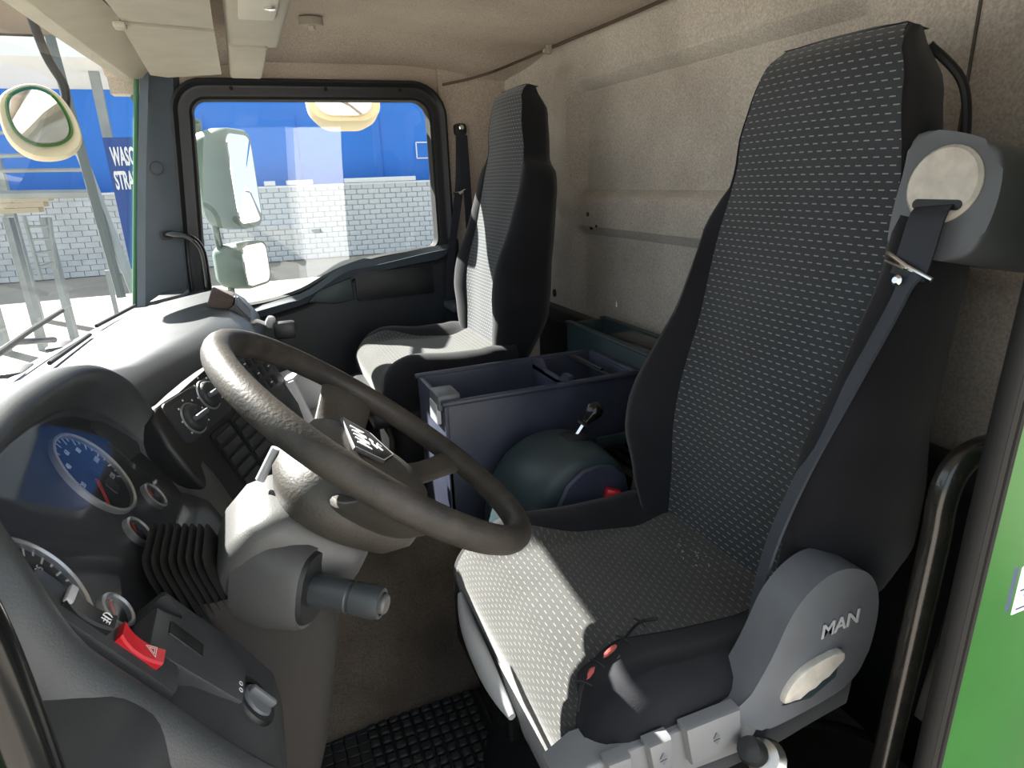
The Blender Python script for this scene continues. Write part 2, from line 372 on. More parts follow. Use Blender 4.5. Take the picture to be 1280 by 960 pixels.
# header above the windscreen
hd = []
for i in range(21):
    Y = .28 + 2.12 * i / 20; x = wsx(Y, 1.46); dz = .07 * (1 - ((Y - 1.34) / 1.06) ** 2)
    hd.append([(x - .03, Y, 1.458 + dz), (x + .03, Y, 1.460 + dz), (x + .13, Y, 1.52 + dz * .4), (x + .15, Y, 1.60), (x - .02, Y, 1.67), (x - .05, Y, 1.60)])
header = struct(B().loft(hd).build('trim_2', m_beige), 'beige trim above the windscreen', 'trim')
# driver side: front pillar, roof rail, rear pillar, sill
dp = []
for z, x0, x1 in ((.30, -.46, -.30), (.80, -.375, -.26), (1.2, -.300, -.21), (1.50, -.235, -.15), (1.62, -.22, -.12)):
    dp.append([(x0, .22, z), (x1, .22, z), (x1, .31, z), (x0 + .03, .33, z)])
struct(B().loft(dp).build('trim_3', m_green), 'green windscreen pillar at the driver door', 'pillar')
struct(B().prism([(-.30, 1.50), (1.08, 1.50), (1.08, 1.67), (-.30, 1.67)], Fr((0, .20, 0), (1, 0, 0), (0, 0, 1)), -.09, 0).build('trim_4', m_beige), 'roof rail above the driver door opening', 'trim')
struct(B().box((.39, 2.435, 1.555), (1.42, .07, .25), .0).build('trim_7', m_ceil), 'felt covered roof rail above the passenger door', 'trim')
bpost = struct(thing('trim_5', None, None, (.68, .30, 0)), 'green driver side rear door pillar with black seals', 'pillar')
B().prism([(.634, -.10), (1.10, -.10), (1.10, 1.60), (.675, 1.60), (.648, .95)], Fr((0, .352, 0), (1, 0, 0), (0, 0, 1)), -.0, .008, .003).build('body_panel', m_green, bpost)
B().prism([(.82, .0), (1.10, .0), (1.10, 1.60), (.86, 1.60), (.84, .95)], Fr((0, .42, 0), (1, 0, 0), (0, 0, 1)), -.0, .085, .006).build('pillar_lining', m_felt, bpost)
def spath(x, y, zs=((-.05, 0), (.4, 0), (.8, .006), (1.0, .014), (1.3, .03), (1.58, .05))): return catmull([(x + d, y, z) for z, d in zs], 6)
B().tube(spath(.622, .350), .009, 10).build('door_seal', m_rub, bpost)
B().tube(spath(.626, .345), .006, 8).tube(spath(.635, .342), .004, 8).build('seal_lip', M('worn_rubber', (.016, .015, .014), .7, spec=.3), bpost)
struct(B().box((.20, .30, -.02), (.92, .10, .16), .02).build('trim_6', m_blk), 'black door sill under the driver seat', 'trim')
struct(B().box((-.40, 1.34, .28), (.06, 2.10, .60), .0).build('wall_front', m_blk, smooth=False), 'dark bulkhead under the dashboard', 'wall')

# ------------------------------------------------------------------ seats
def make_seat(name, label, x0, cy, z0, S, driver):
    """x0, z0: where cushion and backrest meet; S: scale; local h runs up the back, d points out of the backrest"""
    root = thing(name, label, 'seat', (x0 - .2, cy, 0))
    tv = V((.174, 0, .985)).normalized(); dv = V((-.985, 0, .174)).normalized()
    def bp(y, h, d): return V((x0, cy, z0)) + tv * (h * S) + dv * (d * S) + V((0, y * S, 0))
    Pt = [(-.06, .135), (0, .14), (.2, .15), (.35, .160), (.5, .168), (.6, .160), (.66, .152), (.74, .136), (.79, .120), (.815, .104)]
    Wf = [(-.06, .19), (.0, .205), (.07, .235), (.13, .258), (.2, .258), (.30, .225), (.42, .195), (.53, .200), (.575, .190), (.61, .163), (.66, .155), (.74, .139), (.815, .107)]
    Wn = [(-.06, .19), (.0, .215), (.07, .240), (.13, .255), (.2, .250), (.30, .232), (.42, .228), (.51, .228), (.56, .215), (.60, .165), (.66, .155), (.74, .139), (.815, .107)]
    if not driver: Wf = Wn
    Bt = [(-.06, .03), (.05, .06), (.15, .075), (.25, .070), (.4, .045), (.53, .022), (.6, .004), (.81, 0)]
    Tt = [(-.06, .10), (.1, .13), (.35, .125), (.55, .11), (.62, .10), (.75, .085), (.815, .045)]
    hs = [-.06 + (.815 + .06) * i / 46 for i in range(47)]
    def ctr(h, y):       # shape of the padded middle
        return .012 * sstep(.62, .70, h) + .018 * math.exp(-((h - .22) / .12) ** 2) - .05 * max(0, (h - .775) / .04) ** 2 * .5 + .012 * (1 - (y / .16) ** 2)
    # centre panel
    def cp(u, v):
        h = hs[0] + (hs[-1] - hs[0]) * u; P = lerp(Pt, h); y = P * (2 * v - 1)
        ed = abs(2 * v - 1)
        return bp(y, h, ctr(h, y) + lerp(Bt, h) * .25 * ed ** 4)
    B().grid(cp, 70, 20, lambda u, v: ((2 * v - 1) * lerp(Pt, hs[0] + (hs[-1] - hs[0]) * u) * S, (hs[-1] - hs[0]) * u * S)).build('backrest_panel', m_cloth, root, recalc=False)
    # side bolsters with their wrap to the back
    for sg, Wt in ((1, Wf), (-1, Wn)):
        rs = []
        for h in hs:
            P = lerp(Pt, h); W = lerp(Wt, h); b = lerp(Bt, h) * (1 if driver else .45); T = lerp(Tt, h); c = ctr(h, P) + lerp(Bt, h) * .25; g = W - P
            rs.append([bp(sg * y, h, d) for y, d in ((P - .004, c - .006), (P, c), (P + g * .18, c + b * .45), (P + g * .42, c + b * .85), (P + g * .66, c + b * .80), (P + g * .86, c + b * .42), (P + g * .98, c - .01), (W + .002, c - T * .35), (W, -T * .7), (W - .02, -T * .96), (W * .55, -T * 1.0))])
        B().loft(rs, closed=False, caps=False).build('side_bolster', m_bcloth, root, angle=70)
    # back shell with rounded top
    rs = []
    for h in hs:
        Wa = lerp(Wf, h) - .012; Wb = lerp(Wn, h) - .012; T = lerp(Tt, h)
        rs.append([bp(y, h, d) for y, d in ((Wa, -T * .85), (Wa * .8, -T - .004), (0, -T - .012), (-Wb * .8, -T - .004), (-Wb, -T * .85))])
    B().loft(rs, closed=False, caps=False).build('back_cover', m_bcloth, root, angle=70)
    h = hs[-1]; W = lerp(Wf, h)
    B().grid(lambda u, v: bp(W * (2 * u - 1) * (1 - .0 * v), h + .010 * math.sin(math.pi * v) * (1 - (2 * u - 1) ** 4), ctr(h, 0) * (1 - v) - lerp(Tt, h) * v), 10, 6).build('headrest_top', m_bcloth, root)
    # cushion
    L = .445
    def cz(x, y):        # x measured forward from the junction
        a = abs(y)
        return .02 - .035 * sstep(.0, .12, x) - .01 + .030 * sstep(.15, .21, a) * sstep(.02, .1, x) * sstep(.46, .34, x) - .02 * sstep(.225, .26, a) + .012 * math.exp(-((x - .33) / .08) ** 2)
    def front(s):        # arc position s (0 rear .. 1 bottom of the front roll) -> x, dz
        X = s * .62
        if X < L - .05: return X, 0
        t = min(1, (X - (L - .05)) / .19); an = t * 1.9
        return L - .05 + .055 * math.sin(min(an, 1.57)) - .035 * max(0, an - 1.57), -.055 * (1 - math.cos(min(an, 1.57))) - .20 * max(0, an - 1.57)
    def pn(s): return lerp([(0, .14), (.5, .115 if driver else .14), (.62, .14), (.72, .20), (.82, .245), (1, .25)], s)
    def pf(s): return lerp([(0, .14), (.35, .17), (.6, .205), (.75, .235), (1, .25)], s)
    def wd_(s): return lerp([(0, .25), (.3, .262), (.8, .262), (1, .252)], s)
    def cpnt(s, y):
        x, dz = front(s); return V((x0 + .03 * S - x * S, cy + y * S, z0 + (cz(x, y) + dz) * S))
    def cpan(u, v):
        s = u; y = -pn(s) + (pn(s) + pf(s)) * v; return cpnt(s, y)
    B().grid(cpan, 60, 26, lambda u, v: ((-pn(u) + (pn(u) + pf(u)) * v) * S, u * .62 * S)).build('cushion_panel', m_dusty, root, recalc=False)
    for sg, pf_ in ((1, pf), (-1, pn)):
        rs = []
        for i in range(45):
            s = i / 44; p0 = pf_(s); W = max(wd_(s), p0 + .006); g = W - p0; row = []
            for k in (0, .2, .45, .7, .9, 1.0): row.append(cpnt(s, sg * (p0 + g * k)) + V((0, 0, (-.001 if k == 0 else (.006 * math.sin(math.pi * k) * S)) - (.012 if k == 1 else 0))))
            x, dz = front(s); e = cpnt(s, sg * W)
            zb = z0 - (.150 + .02 * s) * S
            row.append(V((e.x, e.y + sg * .006, (e.z * .55 + zb * .45)))); row.append(V((e.x, e.y + sg * .002, e.z * .12 + zb * .88))); row.append(V((e.x, e.y - sg * .03, min(zb, e.z))))
            rs.append(row)
        B().loft(rs, closed=False, caps=False).build('cushion_bolster', m_bcloth, root, angle=70)
    return root, bp, cpnt

dseat, dbp, dcp = make_seat('driver_seat', 'dark driver seat with dashed cloth, torn cushion corner and grey side cover', .69, .776, .52, 1.0, True)
pseat, pbp, pcp = make_seat('passenger_seat', 'dark passenger seat with dashed cloth beside the passenger door', .665, 1.925, .66, .92, False)

def seat_base(root, x0, cy, z0, S):
    B().box((x0 - .20, cy, z0 - .155), (.44, .44, .06), .02).build('seat_pan', m_blk, root)
    rs = []
    for z, a, b in ((z0 - .17, .19, .20), (z0 - .24, .17, .19), (.12, .20, .20), (.03, .22, .21), (0.0, .22, .21)):
        rs.append([(x0 - .19 + p[0], cy + p[1], z) for p in rrect(-a, -b, a, b, .04, 3)])
    B().loft(rs).build('pedestal', m_blk, root)
seat_base(dseat, .69, .776, .52, 1); seat_base(pseat, .665, 1.925, .66, .92)
# pale plastic front skirt and slide rail of the driver seat
B().tube(catmull([(.272, 1.00, .40), (.262, .92, .385), (.258, .80, .375), (.262, .72, .37)], 6), [.006 + .011 * math.sin(math.pi * min(1, i / 18)) for i in range(19)], 10).build('front_skirt', m_lgrey, dseat)
B().box((.30, .95, .29), (.035, .30, .14), .012).build('front_rail_cover', m_gloss, dseat)
B().tube([(.345, 1.045, .20), (.345, .80, .10)], .003, 8).build('rail_rod', m_chrome, dseat)
# grey side cover with lettering, lever and buttons
FS = Fr((0, .515, 0), (1, 0, 0), (0, 0, 1))
cv = [tuple(at(x, y, Y=.505))[::2] for x, y in ((985, 760), (1018, 722), (1050, 706), (1078, 712), (1090, 738), (1086, 780), (1068, 832), (1035, 862), (965, 900), (940, 905), (905, 888), (925, 872), (955, 822))]
cvs = [tuple(p)[:2] for p in catmull([(a, b, 0) for a, b in cv], 4, True)]
cov = B().prism(cvs, FS, -.035, .020, .012, 3).build('side_cover', m_grey, dseat)
Fc = Fr(at(1050, 781, Y=.493), (1, 0, .10), (-.12, 0, 1))
B().text('MAN', Fc, .030, .0007, .15).build('lettering', m_lgrey, cov)
lv = [tuple(at(x, y, Y=.494))[::2] for x, y in ((976, 876), (985, 852), (1010, 828), (1047, 810), (1050, 822), (1030, 838), (1005, 862))]
B().prism([tuple(p)[:2] for p in catmull([(a, b, 0) for a, b in lv], 3, True)], Fr((0, .494, 0), (1, 0, 0), (0, 0, 1)), -.004, .008, .004).build('recline_lever', m_ivory, cov)
lv = [tuple(at(x, y, Y=.494))[::2] for x, y in ((978, 882), (1005, 866), (1032, 842), (1048, 826), (1044, 845), (1012, 872))]
B().prism(lv, Fr((0, .494, 0), (1, 0, 0), (0, 0, 1)), -.01, .002, .002).build('lever_recess', m_teal, cov)
bar = [tuple(at(x, y, Y=.507))[::2] for x, y in ((925, 878), (800, 930), (735, 955), (700, 985), (760, 1000), (930, 935), (945, 908))]
B().prism(bar, Fr((0, .507, 0), (1, 0, 0), (0, 0, 1)), -.05, .004, .004).build('side_rail', m_btn, dseat)
for (xa, ya, xb, yb, h0, h1) in ((852, 907, 920, 880, 44, 50), (806, 928, 835, 916, 40, 40), (755, 950, 785, 939, 40, 40)):
    p4 = [tuple(at(x, y, Y=.5))[::2] for x, y in ((xa, ya), (xb, yb), (xb + 2, yb + h1 - 8), (xa + 8, ya + h0))]
    bt = B().prism(p4, Fr((0, .5, 0), (1, 0, 0), (0, 0, 1)), -.01, .010, .005).build('adjuster_button', m_btn, dseat)
    c = sum((V((a, 0, b)) for a, b in p4), V()) / 4; F = Fr((c.x, .4895, c.z), (1, 0, .1), (-.1, 0, 1))
    B().prism([(-.005, .002), (.005, .002), (0, .010)], F, 0, .0008).prism([(-.005, -.002), (0, -.010), (.005, -.002)], F, 0, .0008).build('arrow_mark', m_grey, bt, smooth=False)
# torn seam stitched on the near corner of the driver cushion
def on_cush(px, py, dz=.012):
    # where the sight line meets the cushion
    best = None
    for i in range(0, 101):
        for sgn in [j / 40 - .262 for j in range(0, 21)]:
            p = dcp(i / 100, sgn) + V((0, 0, .006)); d = p - CAM; z = d.dot(FW); e = (640 + FPX * d.dot(RT) / z - px) ** 2 + (480 - FPX * d.dot(UP) / z - py) ** 2
            if best is None or e < best[0]: best = (e, p)
    return best[1] + V((0, 0, dz))
tp_ = [on_cush(x, y) for x, y in ((822, 788), (800, 786), (775, 803), (745, 840), (735, 868), (726, 905))]
B().tube(catmull(tp_, 5), .0022, 6).build('torn_seam', m_blk, dseat)
for a, b in ((2, 3), (3, 4)):
    p = (tp_[a] + tp_[b]) / 2; dr = (tp_[b] - tp_[a]); 
    B().tube([p - dr * .32, p - dr * .1, p + dr * .15, p + dr * .33], [.001, .0038, .0034, .001], 8).build('exposed_padding', m_foam, dseat)
for i in (1, 2, 3, 4):
    p = tp_[i]; sdv = (tp_[min(i + 1, 5)] - tp_[i - 1]).cross(V((-.5, -.3, 1))).normalized()
    B().tube([p - sdv * .012, p + V((0, 0, .003)), p + sdv * .011], .0014, 6).build('stitch', m_blk, dseat)
# worn threads near the junction
for i in range(16):
    p = on_cush(905 + random.uniform(-45, 30) * .5, 690 + random.uniform(-18, 14)) if i == 0 else p0 + V((random.uniform(-.03, .02), random.uniform(-.05, .05), 0))
    if i == 0: p0 = dcp(.12, .02) + V((0, 0, .002)); p = p0
    q = p + V((random.uniform(-.004, .004), random.uniform(-.006, .006), .0))
    B().tube([p, (p + q) / 2 + V((0, 0, .0015)), q], .0008, 5).build('worn_thread', M('frayed_thread', (.25, .33, .36), .9) if i == 0 else bpy.data.materials['frayed_thread'], dseat)

# belt housing on the near shoulder of the driver seat
hs_ = []
hp = [(.172, .670), (.235, .666), (.278, .645), (.292, .60), (.286, .545), (.262, .522), (.215, .520), (.178, .524), (.168, .56), (.168, .62)]
hpc = [tuple(p)[:2] for p in catmull([(a, b, 0) for a, b in hp], 4, True)]
FH = Fr(dbp(0, 0, 0), (0, -1, 0), (.174, 0, .985))
B().prism(hpc, FH, -.16, .012, .006, 3).build('belt_housing', m_grey, dseat)
ro = FH(.226, .608, .010)
rg = B().lathe([(.046, -.004), (.046, .004), (.042, .008), (.0, .010)], ro, FH.n, 32).build('belt_guide', m_ivory, dseat)
B().prism(rrect(-.031, -.030, .031, -.018, .006, 3), Fr(FH(.228, .608, .0185), FH.a, FH.b), 0, .001).build('guide_slot', m_blk, rg)
# rod between headrest and back wall cover
B().tube(catmull([dbp(-.10, .80, -.06), dbp(-.13, .76, -.10), dbp(-.145, .70, -.115), dbp(-.15, .64, -.115)], 6), .006, 8).build('headrest_piping', m_blk, dseat)

# driver seat belt
bl = thing('seat_belt', 'dark webbing belt hanging from the grey housing of the driver seat', 'seat belt', FH(.2, .56, .02))
bpts = [FH(.226, .584, .016), FH(.229, .570, .030), FH(.230, .53, .034), FH(.226, .495, .032)]
B().ribbon(catmull(bpts, 6), FH.a + FH.b * .1, .046, .0022).build('webbing', m_strap, bl)
b2 = [FH(.226, .500, .030), FH(.224, .46, .036), FH(.214, .36, .060), FH(.205, .22, .100), FH(.205, .10, .125), FH(.215, -.02, .13)]
B().ribbon(catmull(b2, 8), FH.a + FH.n * .3, lambda t: .046 - .022 * sstep(0, .15, t), .004).build('folded_webbing', M('faded_webbing', (.042, .050, .065), .55, bump=.2, bscale=900), bl)
c = FH(.227, .508, .034)
cl = B().tube([c + FH.a * -.034 + FH.b * .014, c + FH.b * .0 + FH.n * .006, c + FH.a * .032 - FH.b * .012], .003, 8).tube([c + FH.a * -.034 + FH.b * .004, c + FH.n * .008 - FH.b * .004, c + FH.a * .004 - FH.b * .004], .0022, 8).build('belt_clip', m_chrome, bl)
B().lathe([(0, -.002), (.006, -.002), (.007, .003), (.004, .006), (0, .006)], c + FH.a * -.008 - FH.b * .018 + FH.n * .003, FH.n, 14).build('stop_button', m_chrome, bl)
# buckle between cushion and bin
bk = thing('belt_buckle', 'red topped seat belt buckle beside the driver cushion', 'buckle', (.63, 1.05, .45))
FB = Fr(at(768, 618, Y=1.045), (.8, -.35, -.25), (.3, .1, .95))
B().box((0, -.028, 0), (.030, .04, .022), .004, FB).build('buckle_body', m_silv, bk)
B().box((-.004, .000, .002), (.034, .022, .028), .004, FB).build('release_button', m_red, bk)
B().ribbon([FB(0, -.045, 0), FB(0, -.09, 0)], FB.a, .03, .004).build('buckle_strap', m_strap, bk)
cr = at(803, 598, Y=1.045)
tag(B().tube(catmull([cr + V((-.02, 0, -.04)), cr + V((-.01, 0, .0)), cr + V((.005, .01, .035)), cr + V((.02, .02, .04))], 6), .012, 8).build('cable_sleeve', M('crumpled_sleeve', (.06, .05, .045), .5, var=.5, vscale=60, bump=1, bscale=120), loc=cr), 'crumpled dark sleeve between the driver backrest and the red buckle', 'cable')

# passenger seat belt on the side wall
pb = thing('seat_belt', 'black belt hanging from a chrome bolt behind the passenger door', 'seat belt', (.75, YR - .03, 1.3))
a0 = at(575, 162, Y=YR - .012)
B().prism(rrect(-.022, -.020, .022, .020, .012), Fr(a0, (1, 0, 0), (0, 0, 1)), -.01, .010, .003).build('anchor_plate', m_blk, pb)
B().lathe([(.010, 0), (.010, .010), (.007, .013), (0, .013)], a0 + V((0, -.01, .006)), (0, -1, 0), 6).build('bolt', m_chrome, pb)
B().ribbon(catmull([a0 + V((-.002, -.012, -.01)), at(574, 235, Y=YR - .03), at(566, 300, Y=YR - .03), at(562, 350, Y=YR - .03), at(565, 410, Y=YR - .03)], 5), (1, 0, 0), lambda t: .036 - .008 * math.sin(math.pi * t), .003).build('webbing', m_strap, pb)
B().ribbon(catmull([a0 + V((.006, -.016, -.02)), at(584, 235, Y=YR - .035), at(588, 300, Y=YR - .04), at(590, 360, Y=YR - .05)], 5), (1, .1, 0), .030, .003).build('webbing', m_strap, pb)
c = at(575, 240, Y=YR - .045)
B().tube([c + V((-.025, 0, -.002)), c, c + V((.02, -.004, .008))], .004, 8).tube([c + V((-.004, -.003, -.008)), c + V((.012, -.004, 0))], .005, 8).build('belt_clip', m_chrome, pb)

# ------------------------------------------------------------------ steering wheel and column
WC = V((.117, .776, .837)); wt = .683
we = V((math.cos(wt), 0, -math.sin(wt))); wn = V((math.sin(wt), 0, math.cos(wt)))
FWh = Fr(WC, (0, 1, 0), -we)            # a: to the passenger side, b: up the wheel, n: towards the driver
if FWh.n.dot(wn) < 0: FWh.n = -FWh.n
wheel = thing('steering_wheel', 'worn dark four spoke steering wheel on the grey column', 'steering wheel', WC - wn * .1)
rr = []
for i in range(72):
    a = 2 * math.pi * i / 72; ca, sa = math.cos(a), math.sin(a)
    rr.append([FWh((.218 + .0165 * math.cos(t)) * ca, (.218 + .0165 * math.cos(t)) * sa, .0175 * math.sin(t)) for t in [2 * math.pi * k / 16 for k in range(16)]])
B().loft(rr, True, False, wrap=True).build('rim', m_rim, wheel)
def slab(path, widths, ns, thick, name, mat):
    rs = []
    for (a, b), wd, n, t in zip(path, widths, ns, thick):
        i = len(rs); A = V((*path[min(i + 1, len(path) - 1)], 0)) - V((*path[max(i - 1, 0)], 0)); A.normalize(); pp = V((-A.y, A.x, 0))
        rs.append([FWh(a + pp.x * wd * c * .5, b + pp.y * wd * c * .5, n + t * d * .5) for c, d in ((1, .3), (.8, .9), (.3, 1), (-.3, 1), (-.8, .9), (-1, .3), (-1, -.4), (-.6, -1), (.6, -1), (1, -.4))])
    return B().loft(rs).build(name, mat, wheel, sub=1)
for sg in (1, -1):
    slab([(sg * .05, -.005), (sg * .10, 0), (sg * .15, .002), (sg * .19, .004), (sg * .216, .005)], [.085, .088, .085, .085, .10], [-.075, -.070, -.052, -.020, -.004], [.03, .026, .02, .018, .016], 'spoke', m_hub)
    slab([(sg * .04, -.05), (sg * .065, -.09), (sg * .090, -.125), (sg * .115, -.160), (sg * .130, -.176)], [.06, .048, .040, .042, .055], [-.055, -.048, -.036, -.014, -.004], [.026, .022, .018, .018, .016], 'spoke', m_hub)
hubp = [(-.075, .055), (-.045, .075), (0, .082), (.045, .075), (.075, .055), (.088, .015), (.080, -.03), (.060, -.075), (.03, -.095), (0, -.10), (-.03, -.095), (-.060, -.075), (-.080, -.03), (-.088, .015)]
hubc = [tuple(p)[:2] for p in catmull([(a, b, 0) for a, b in hubp], 3, True)]
rs = [[FWh(a * k, b * k, n) for a, b in hubc] for k, n in ((.02, -.014), (.5, -.016), (.80, -.022), (.95, -.030), (1.0, -.042), (1.05, -.060), (1.15, -.072), (1.14, -.094), (.95, -.117), (.60, -.127), (.02, -.128))]
B().loft(rs).build('hub', m_hub, wheel, angle=60)
# badge with lettering
bd = [(-.056, .032), (.056, .032), (.050, -.012), (0.0, -.038), (-.050, -.012)]
badge = B().prism([tuple(p)[:2] for p in catmull([(a, b, 0) for a, b in bd], 1, True)], Fr(FWh(0, .006, -.0165), FWh.a, FWh.b), 0, .005, .0015).build('badge', m_blk, wheel)
FB2 = Fr(FWh(0, .018, -.0112), FWh.a, FWh.b)
B().text('MAN', FB2, .030, .0006).build('lettering', m_white, badge)
lw_ = B().tube([FB2(-.012, -.022, 0), FB2(-.004, -.016, 0), FB2(.006, -.018, 0), FB2(.012, -.014, 0)], .0011, 6).tube([FB2(-.010, -.030, 0), FB2(-.002, -.024, 0), FB2(.010, -.026, 0), FB2(.006, -.032, 0)], .0010, 6)
lw_.build('emblem', m_white, badge)
B().tube([FB2(-.054, .018, -.0005), FB2(-.049, -.023, -.0005), FB2(0, -.049, -.0005), FB2(.049, -.023, -.0005), FB2(.054, .018, -.0005)], .0008, 6).build('badge_edge', m_silv, badge)

column = thing('steering_column', 'grey steering column shroud with black stalks under the wheel', 'steering column', (.0, .776, .45))
FC = Fr(WC, (0, 1, 0), -we)
def csec(n, wa, b0, b1, rr_=.025):   # section across the column axis
    return [FWh(a, b, n) for a, b in rrect(-wa, b0, wa, b1, rr_, 4)]
B().loft([csec(-.112, .055, -.050, .055), csec(-.125, .070, -.056, .078), csec(-.15, .074, -.058, .095), csec(-.19, .072, -.058, .10), csec(-.23, .066, -.055, .09), csec(-.26, .055, -.055, .07)]).build('shroud', m_col, column, angle=50)
# near side stalk pod
q0 = at(392, 735, Y=.690)
FP = Fr(q0, (.80, -.55, -.10), (.25, .15, .95))      # a: along the stalk
def ring(a, rb, rn, k=1): return [FP(a, rb * math.cos(t) * (abs(math.cos(t)) ** -.25 if abs(math.cos(t)) > .05 else 1), rn * math.sin(t)) for t in [2 * math.pi * i / 20 for i in range(20)]]
B().loft([ring(-.085, .054, .040), ring(-.05, .056, .044), ring(-.012, .051, .042), ring(-.002, .047, .038), ring(-.004, .042, .034), ring(-.004, .002, .002)]).build('stalk_pod', m_col, column, angle=40)
B().loft([ring(-.004, .0445, .0355), ring(.002, .041, .033), ring(.002, .002, .002)]).build('stalk_boot', m_blk, column)
st = B().lathe([(.0185, -.02), (.0195, .010), (.0195, .046), (.0180, .0475), (.0180, .050), (.0195, .0515), (.0195, .078), (.0175, .086), (.0135, .087), (.0135, .084), (0, .084)], FP(0, -.002, 0), FP.a, 28).build('stalk', m_dash, column)
B().lathe([(.0120, .083), (.0120, .090), (.010, .0925), (0, .093)], FP(0, -.002, 0), FP.a, 24).build('stalk_button', m_col, st)
# far side stalk with pale tip
q1 = at(560, 622, Y=.93); q2 = at(612, 640, Y=.93)
B().tube([FWh(.06, -.02, -.15), FWh(.14, -.03, -.145), FWh(.21, -.05, -.14)], [.010, .010, .012], 12).build('stalk', m_blk, column)
B().lathe([(.011, 0), (.012, .004), (.012, .02), (.009, .024), (0, .025)], FWh(.215, -.05, -.14), FWh.a, 16).build('stalk_tip', m_lgrey, column)
B().tube([at(345, 560, Y=.79), at(325, 600, Y=.79)], .006, 10).build('tilt_rod', m_lgrey, column)
# lower column housing and boot towards the floor
rs = []
for z, x0, x1, wa in ((.70, -.13, .03, .05), (.62, -.12, .035, .06), (.55, -.13, .02, .065), (.46, -.16, .0, .07), (.30, -.22, -.05, .075), (.05, -.30, -.12, .08)):
    rs.append([(a, .755 + b, z) for a, b in rrect(x0, -wa, x1, wa, .03, 4)])
B().loft(rs).build('lower_housing', M('brown_grey_housing', (.020, .018, .016), .8, var=.2, bump=.1), column, angle=50)
# accordion gaiter
rs = []
for i in range(17):
    k = i / 16; c = V((-.150, .760, .715)).lerp(V((-.085, .760, .700)), k); s_ = (.050 + .009 * (i % 2)) * (1 - .05 * k)
    rs.append([c + V((-.25, 0, .97)).normalized() * (b * .95) + V((0, 1, 0)) * a for a, b in rrect(-s_, -s_, s_, s_, .022, 4)])
B().loft(rs).build('gaiter', m_rub, column, angle=20)

# ------------------------------------------------------------------ dashboard
dash = thing('dashboard', 'charcoal truck dashboard with round gauges, vents and switches', 'dashboard', (-.2, 1.3, .4))
CS = V((-.216, .87, .82)); th = math.radians(58)
cu_ = V((-math.cos(th), 0, math.sin(th))); FCl = Fr(CS, (0, 1, 0), cu_)
if FCl.n.dot(V((1, 0, 1))) < 0: FCl.n = -FCl.n
# passenger side and middle body, swept along Y
def dprof(Y):
    k = sstep(.98, 1.62, Y); e = sstep(2.0, 2.36, Y); x = -.235 + .20 * k - .06 * e; xb = wsx(Y, .79) + .012
    return [(xb, .60), (xb, .790), (xb + .05, .806 - .01 * e), (min(-.26 - .02 * e, x - .10), .838 - .025 * e), (x - .07, .868 - .04 * e), (x - .03, .862 - .045 * e), (x + .0, .838 - .05 * e), (x + .03, .79 - .05 * e), (x + .045, .70), (x + .04, .58), (x - .0, .46), (x - .10, .34), (x - .20, .28), (xb, .28)]
rs = []
for i in range(29):
    Y = .98 + 1.38 * i / 28; rs.append([(a, Y, b) for a, b in dprof(Y)])
B().loft(rs).build('main_body', m_dash, dash, angle=55)
# top slots towards the windscreen
for Ya, Yb, xo in ((1.20, 1.34, .07), (1.52, 1.80, .085), (1.90, 2.2, .07), (.98, 1.10, .05)):
    B().tube([(wsx(Ya, .79) + xo, Ya, .822), (wsx(Yb, .79) + xo, Yb, .820)], .005, 6).build('defrost_slot', m_blk, dash)
B().prism([(0, 0), (.09, .02), (.10, .12), (.02, .16)], Fr((-.30, 2.16, .822), (1, 0, .12), (0, 1, 0)), 0, .012, .004).build('top_cover', m_dash, dash)
# driver side slope with the cluster recess
def panelpt(a, b, n=0): return FCl(a, b, n)
rs = []
for Y in (.385, .41, .46, .55, .65, .75, .85, .95, 1.02, 1.05):
    dy = Y - CS.y; ed = sstep(.46, .36, Y) * .06
    p = [(wsx(Y, .79) + .02, .60), (wsx(Y, .79) + .02, .79), (-.30, .83 - ed * .5)] + [tuple(panelpt(dy, b, n - ed))[::2] for b, n in ((.07, -.022), (.02, -.026), (-.06, -.026), (-.12, -.016), (-.165, .014), (-.22, .022), (-.28, .020), (-.32, .0))] + [(-.12, .45), (-.22, .30), (wsx(Y, .79) + .02, .30)]
    rs.append([(a, Y, b) for a, b in p])
B().loft(rs).build('driver_body', m_dash, dash, angle=50)
# cluster hood: swept around the instrument recess
inn = [(.105, -.19), (.150, -.145), (.172, -.09), (.172, -.03), (.150, .025), (.105, .062), (.04, .083), (-.06, .095), (-.16, .100), (-.26, .095), (-.31, .07), (-.335, .02), (-.338, -.05), (-.338, -.12), (-.338, -.20), (-.33, -.28)]
path = catmull([(a, b, 0) for a, b in inn], 5)
rs = []
n_ = len(path)
for i, p in enumerate(path):
    t = (path[min(i + 1, n_ - 1)] - path[max(i - 1, 0)]).normalized(); o = V((t.y, -t.x, 0))
    if o.dot(p - V((-.10, -.05, 0))) < 0: o = -o
    g = .6 + .4 * sstep(-.05, .06, p.y)
    rs.append([FCl(p.x + o.x * d, p.y + o.y * d, h * g) for d, h in ((-.012, -.024), (-.002, .0), (.004, .040), (.010, .056), (.018, .062), (.028, .058), (.040, .040), (.052, .0), (.060, -.05), (.030, -.06))])
B().loft(rs).build('cluster_hood', m_dash, dash, angle=60)
cl_poly = [(a * .99, b) for a, b in inn[:13]] + [(-.31, -.10), (-.25, -.15), (-.1, -.165), (.05, -.175)]
panel = B().prism([tuple(p)[:2] for p in catmull([(a, b, 0) for a, b in cl_poly], 2, True)], FCl, -.03, -.0088).build('cluster_panel', m_face, dash)
B().prism([(a * .97, b * .97) for a, b in [tuple(p)[:2] for p in catmull([(a, b, 0) for a, b in cl_poly], 2, True)]], FCl, .004, .006).build('cluster_cover', m_lens, dash, smooth=False)
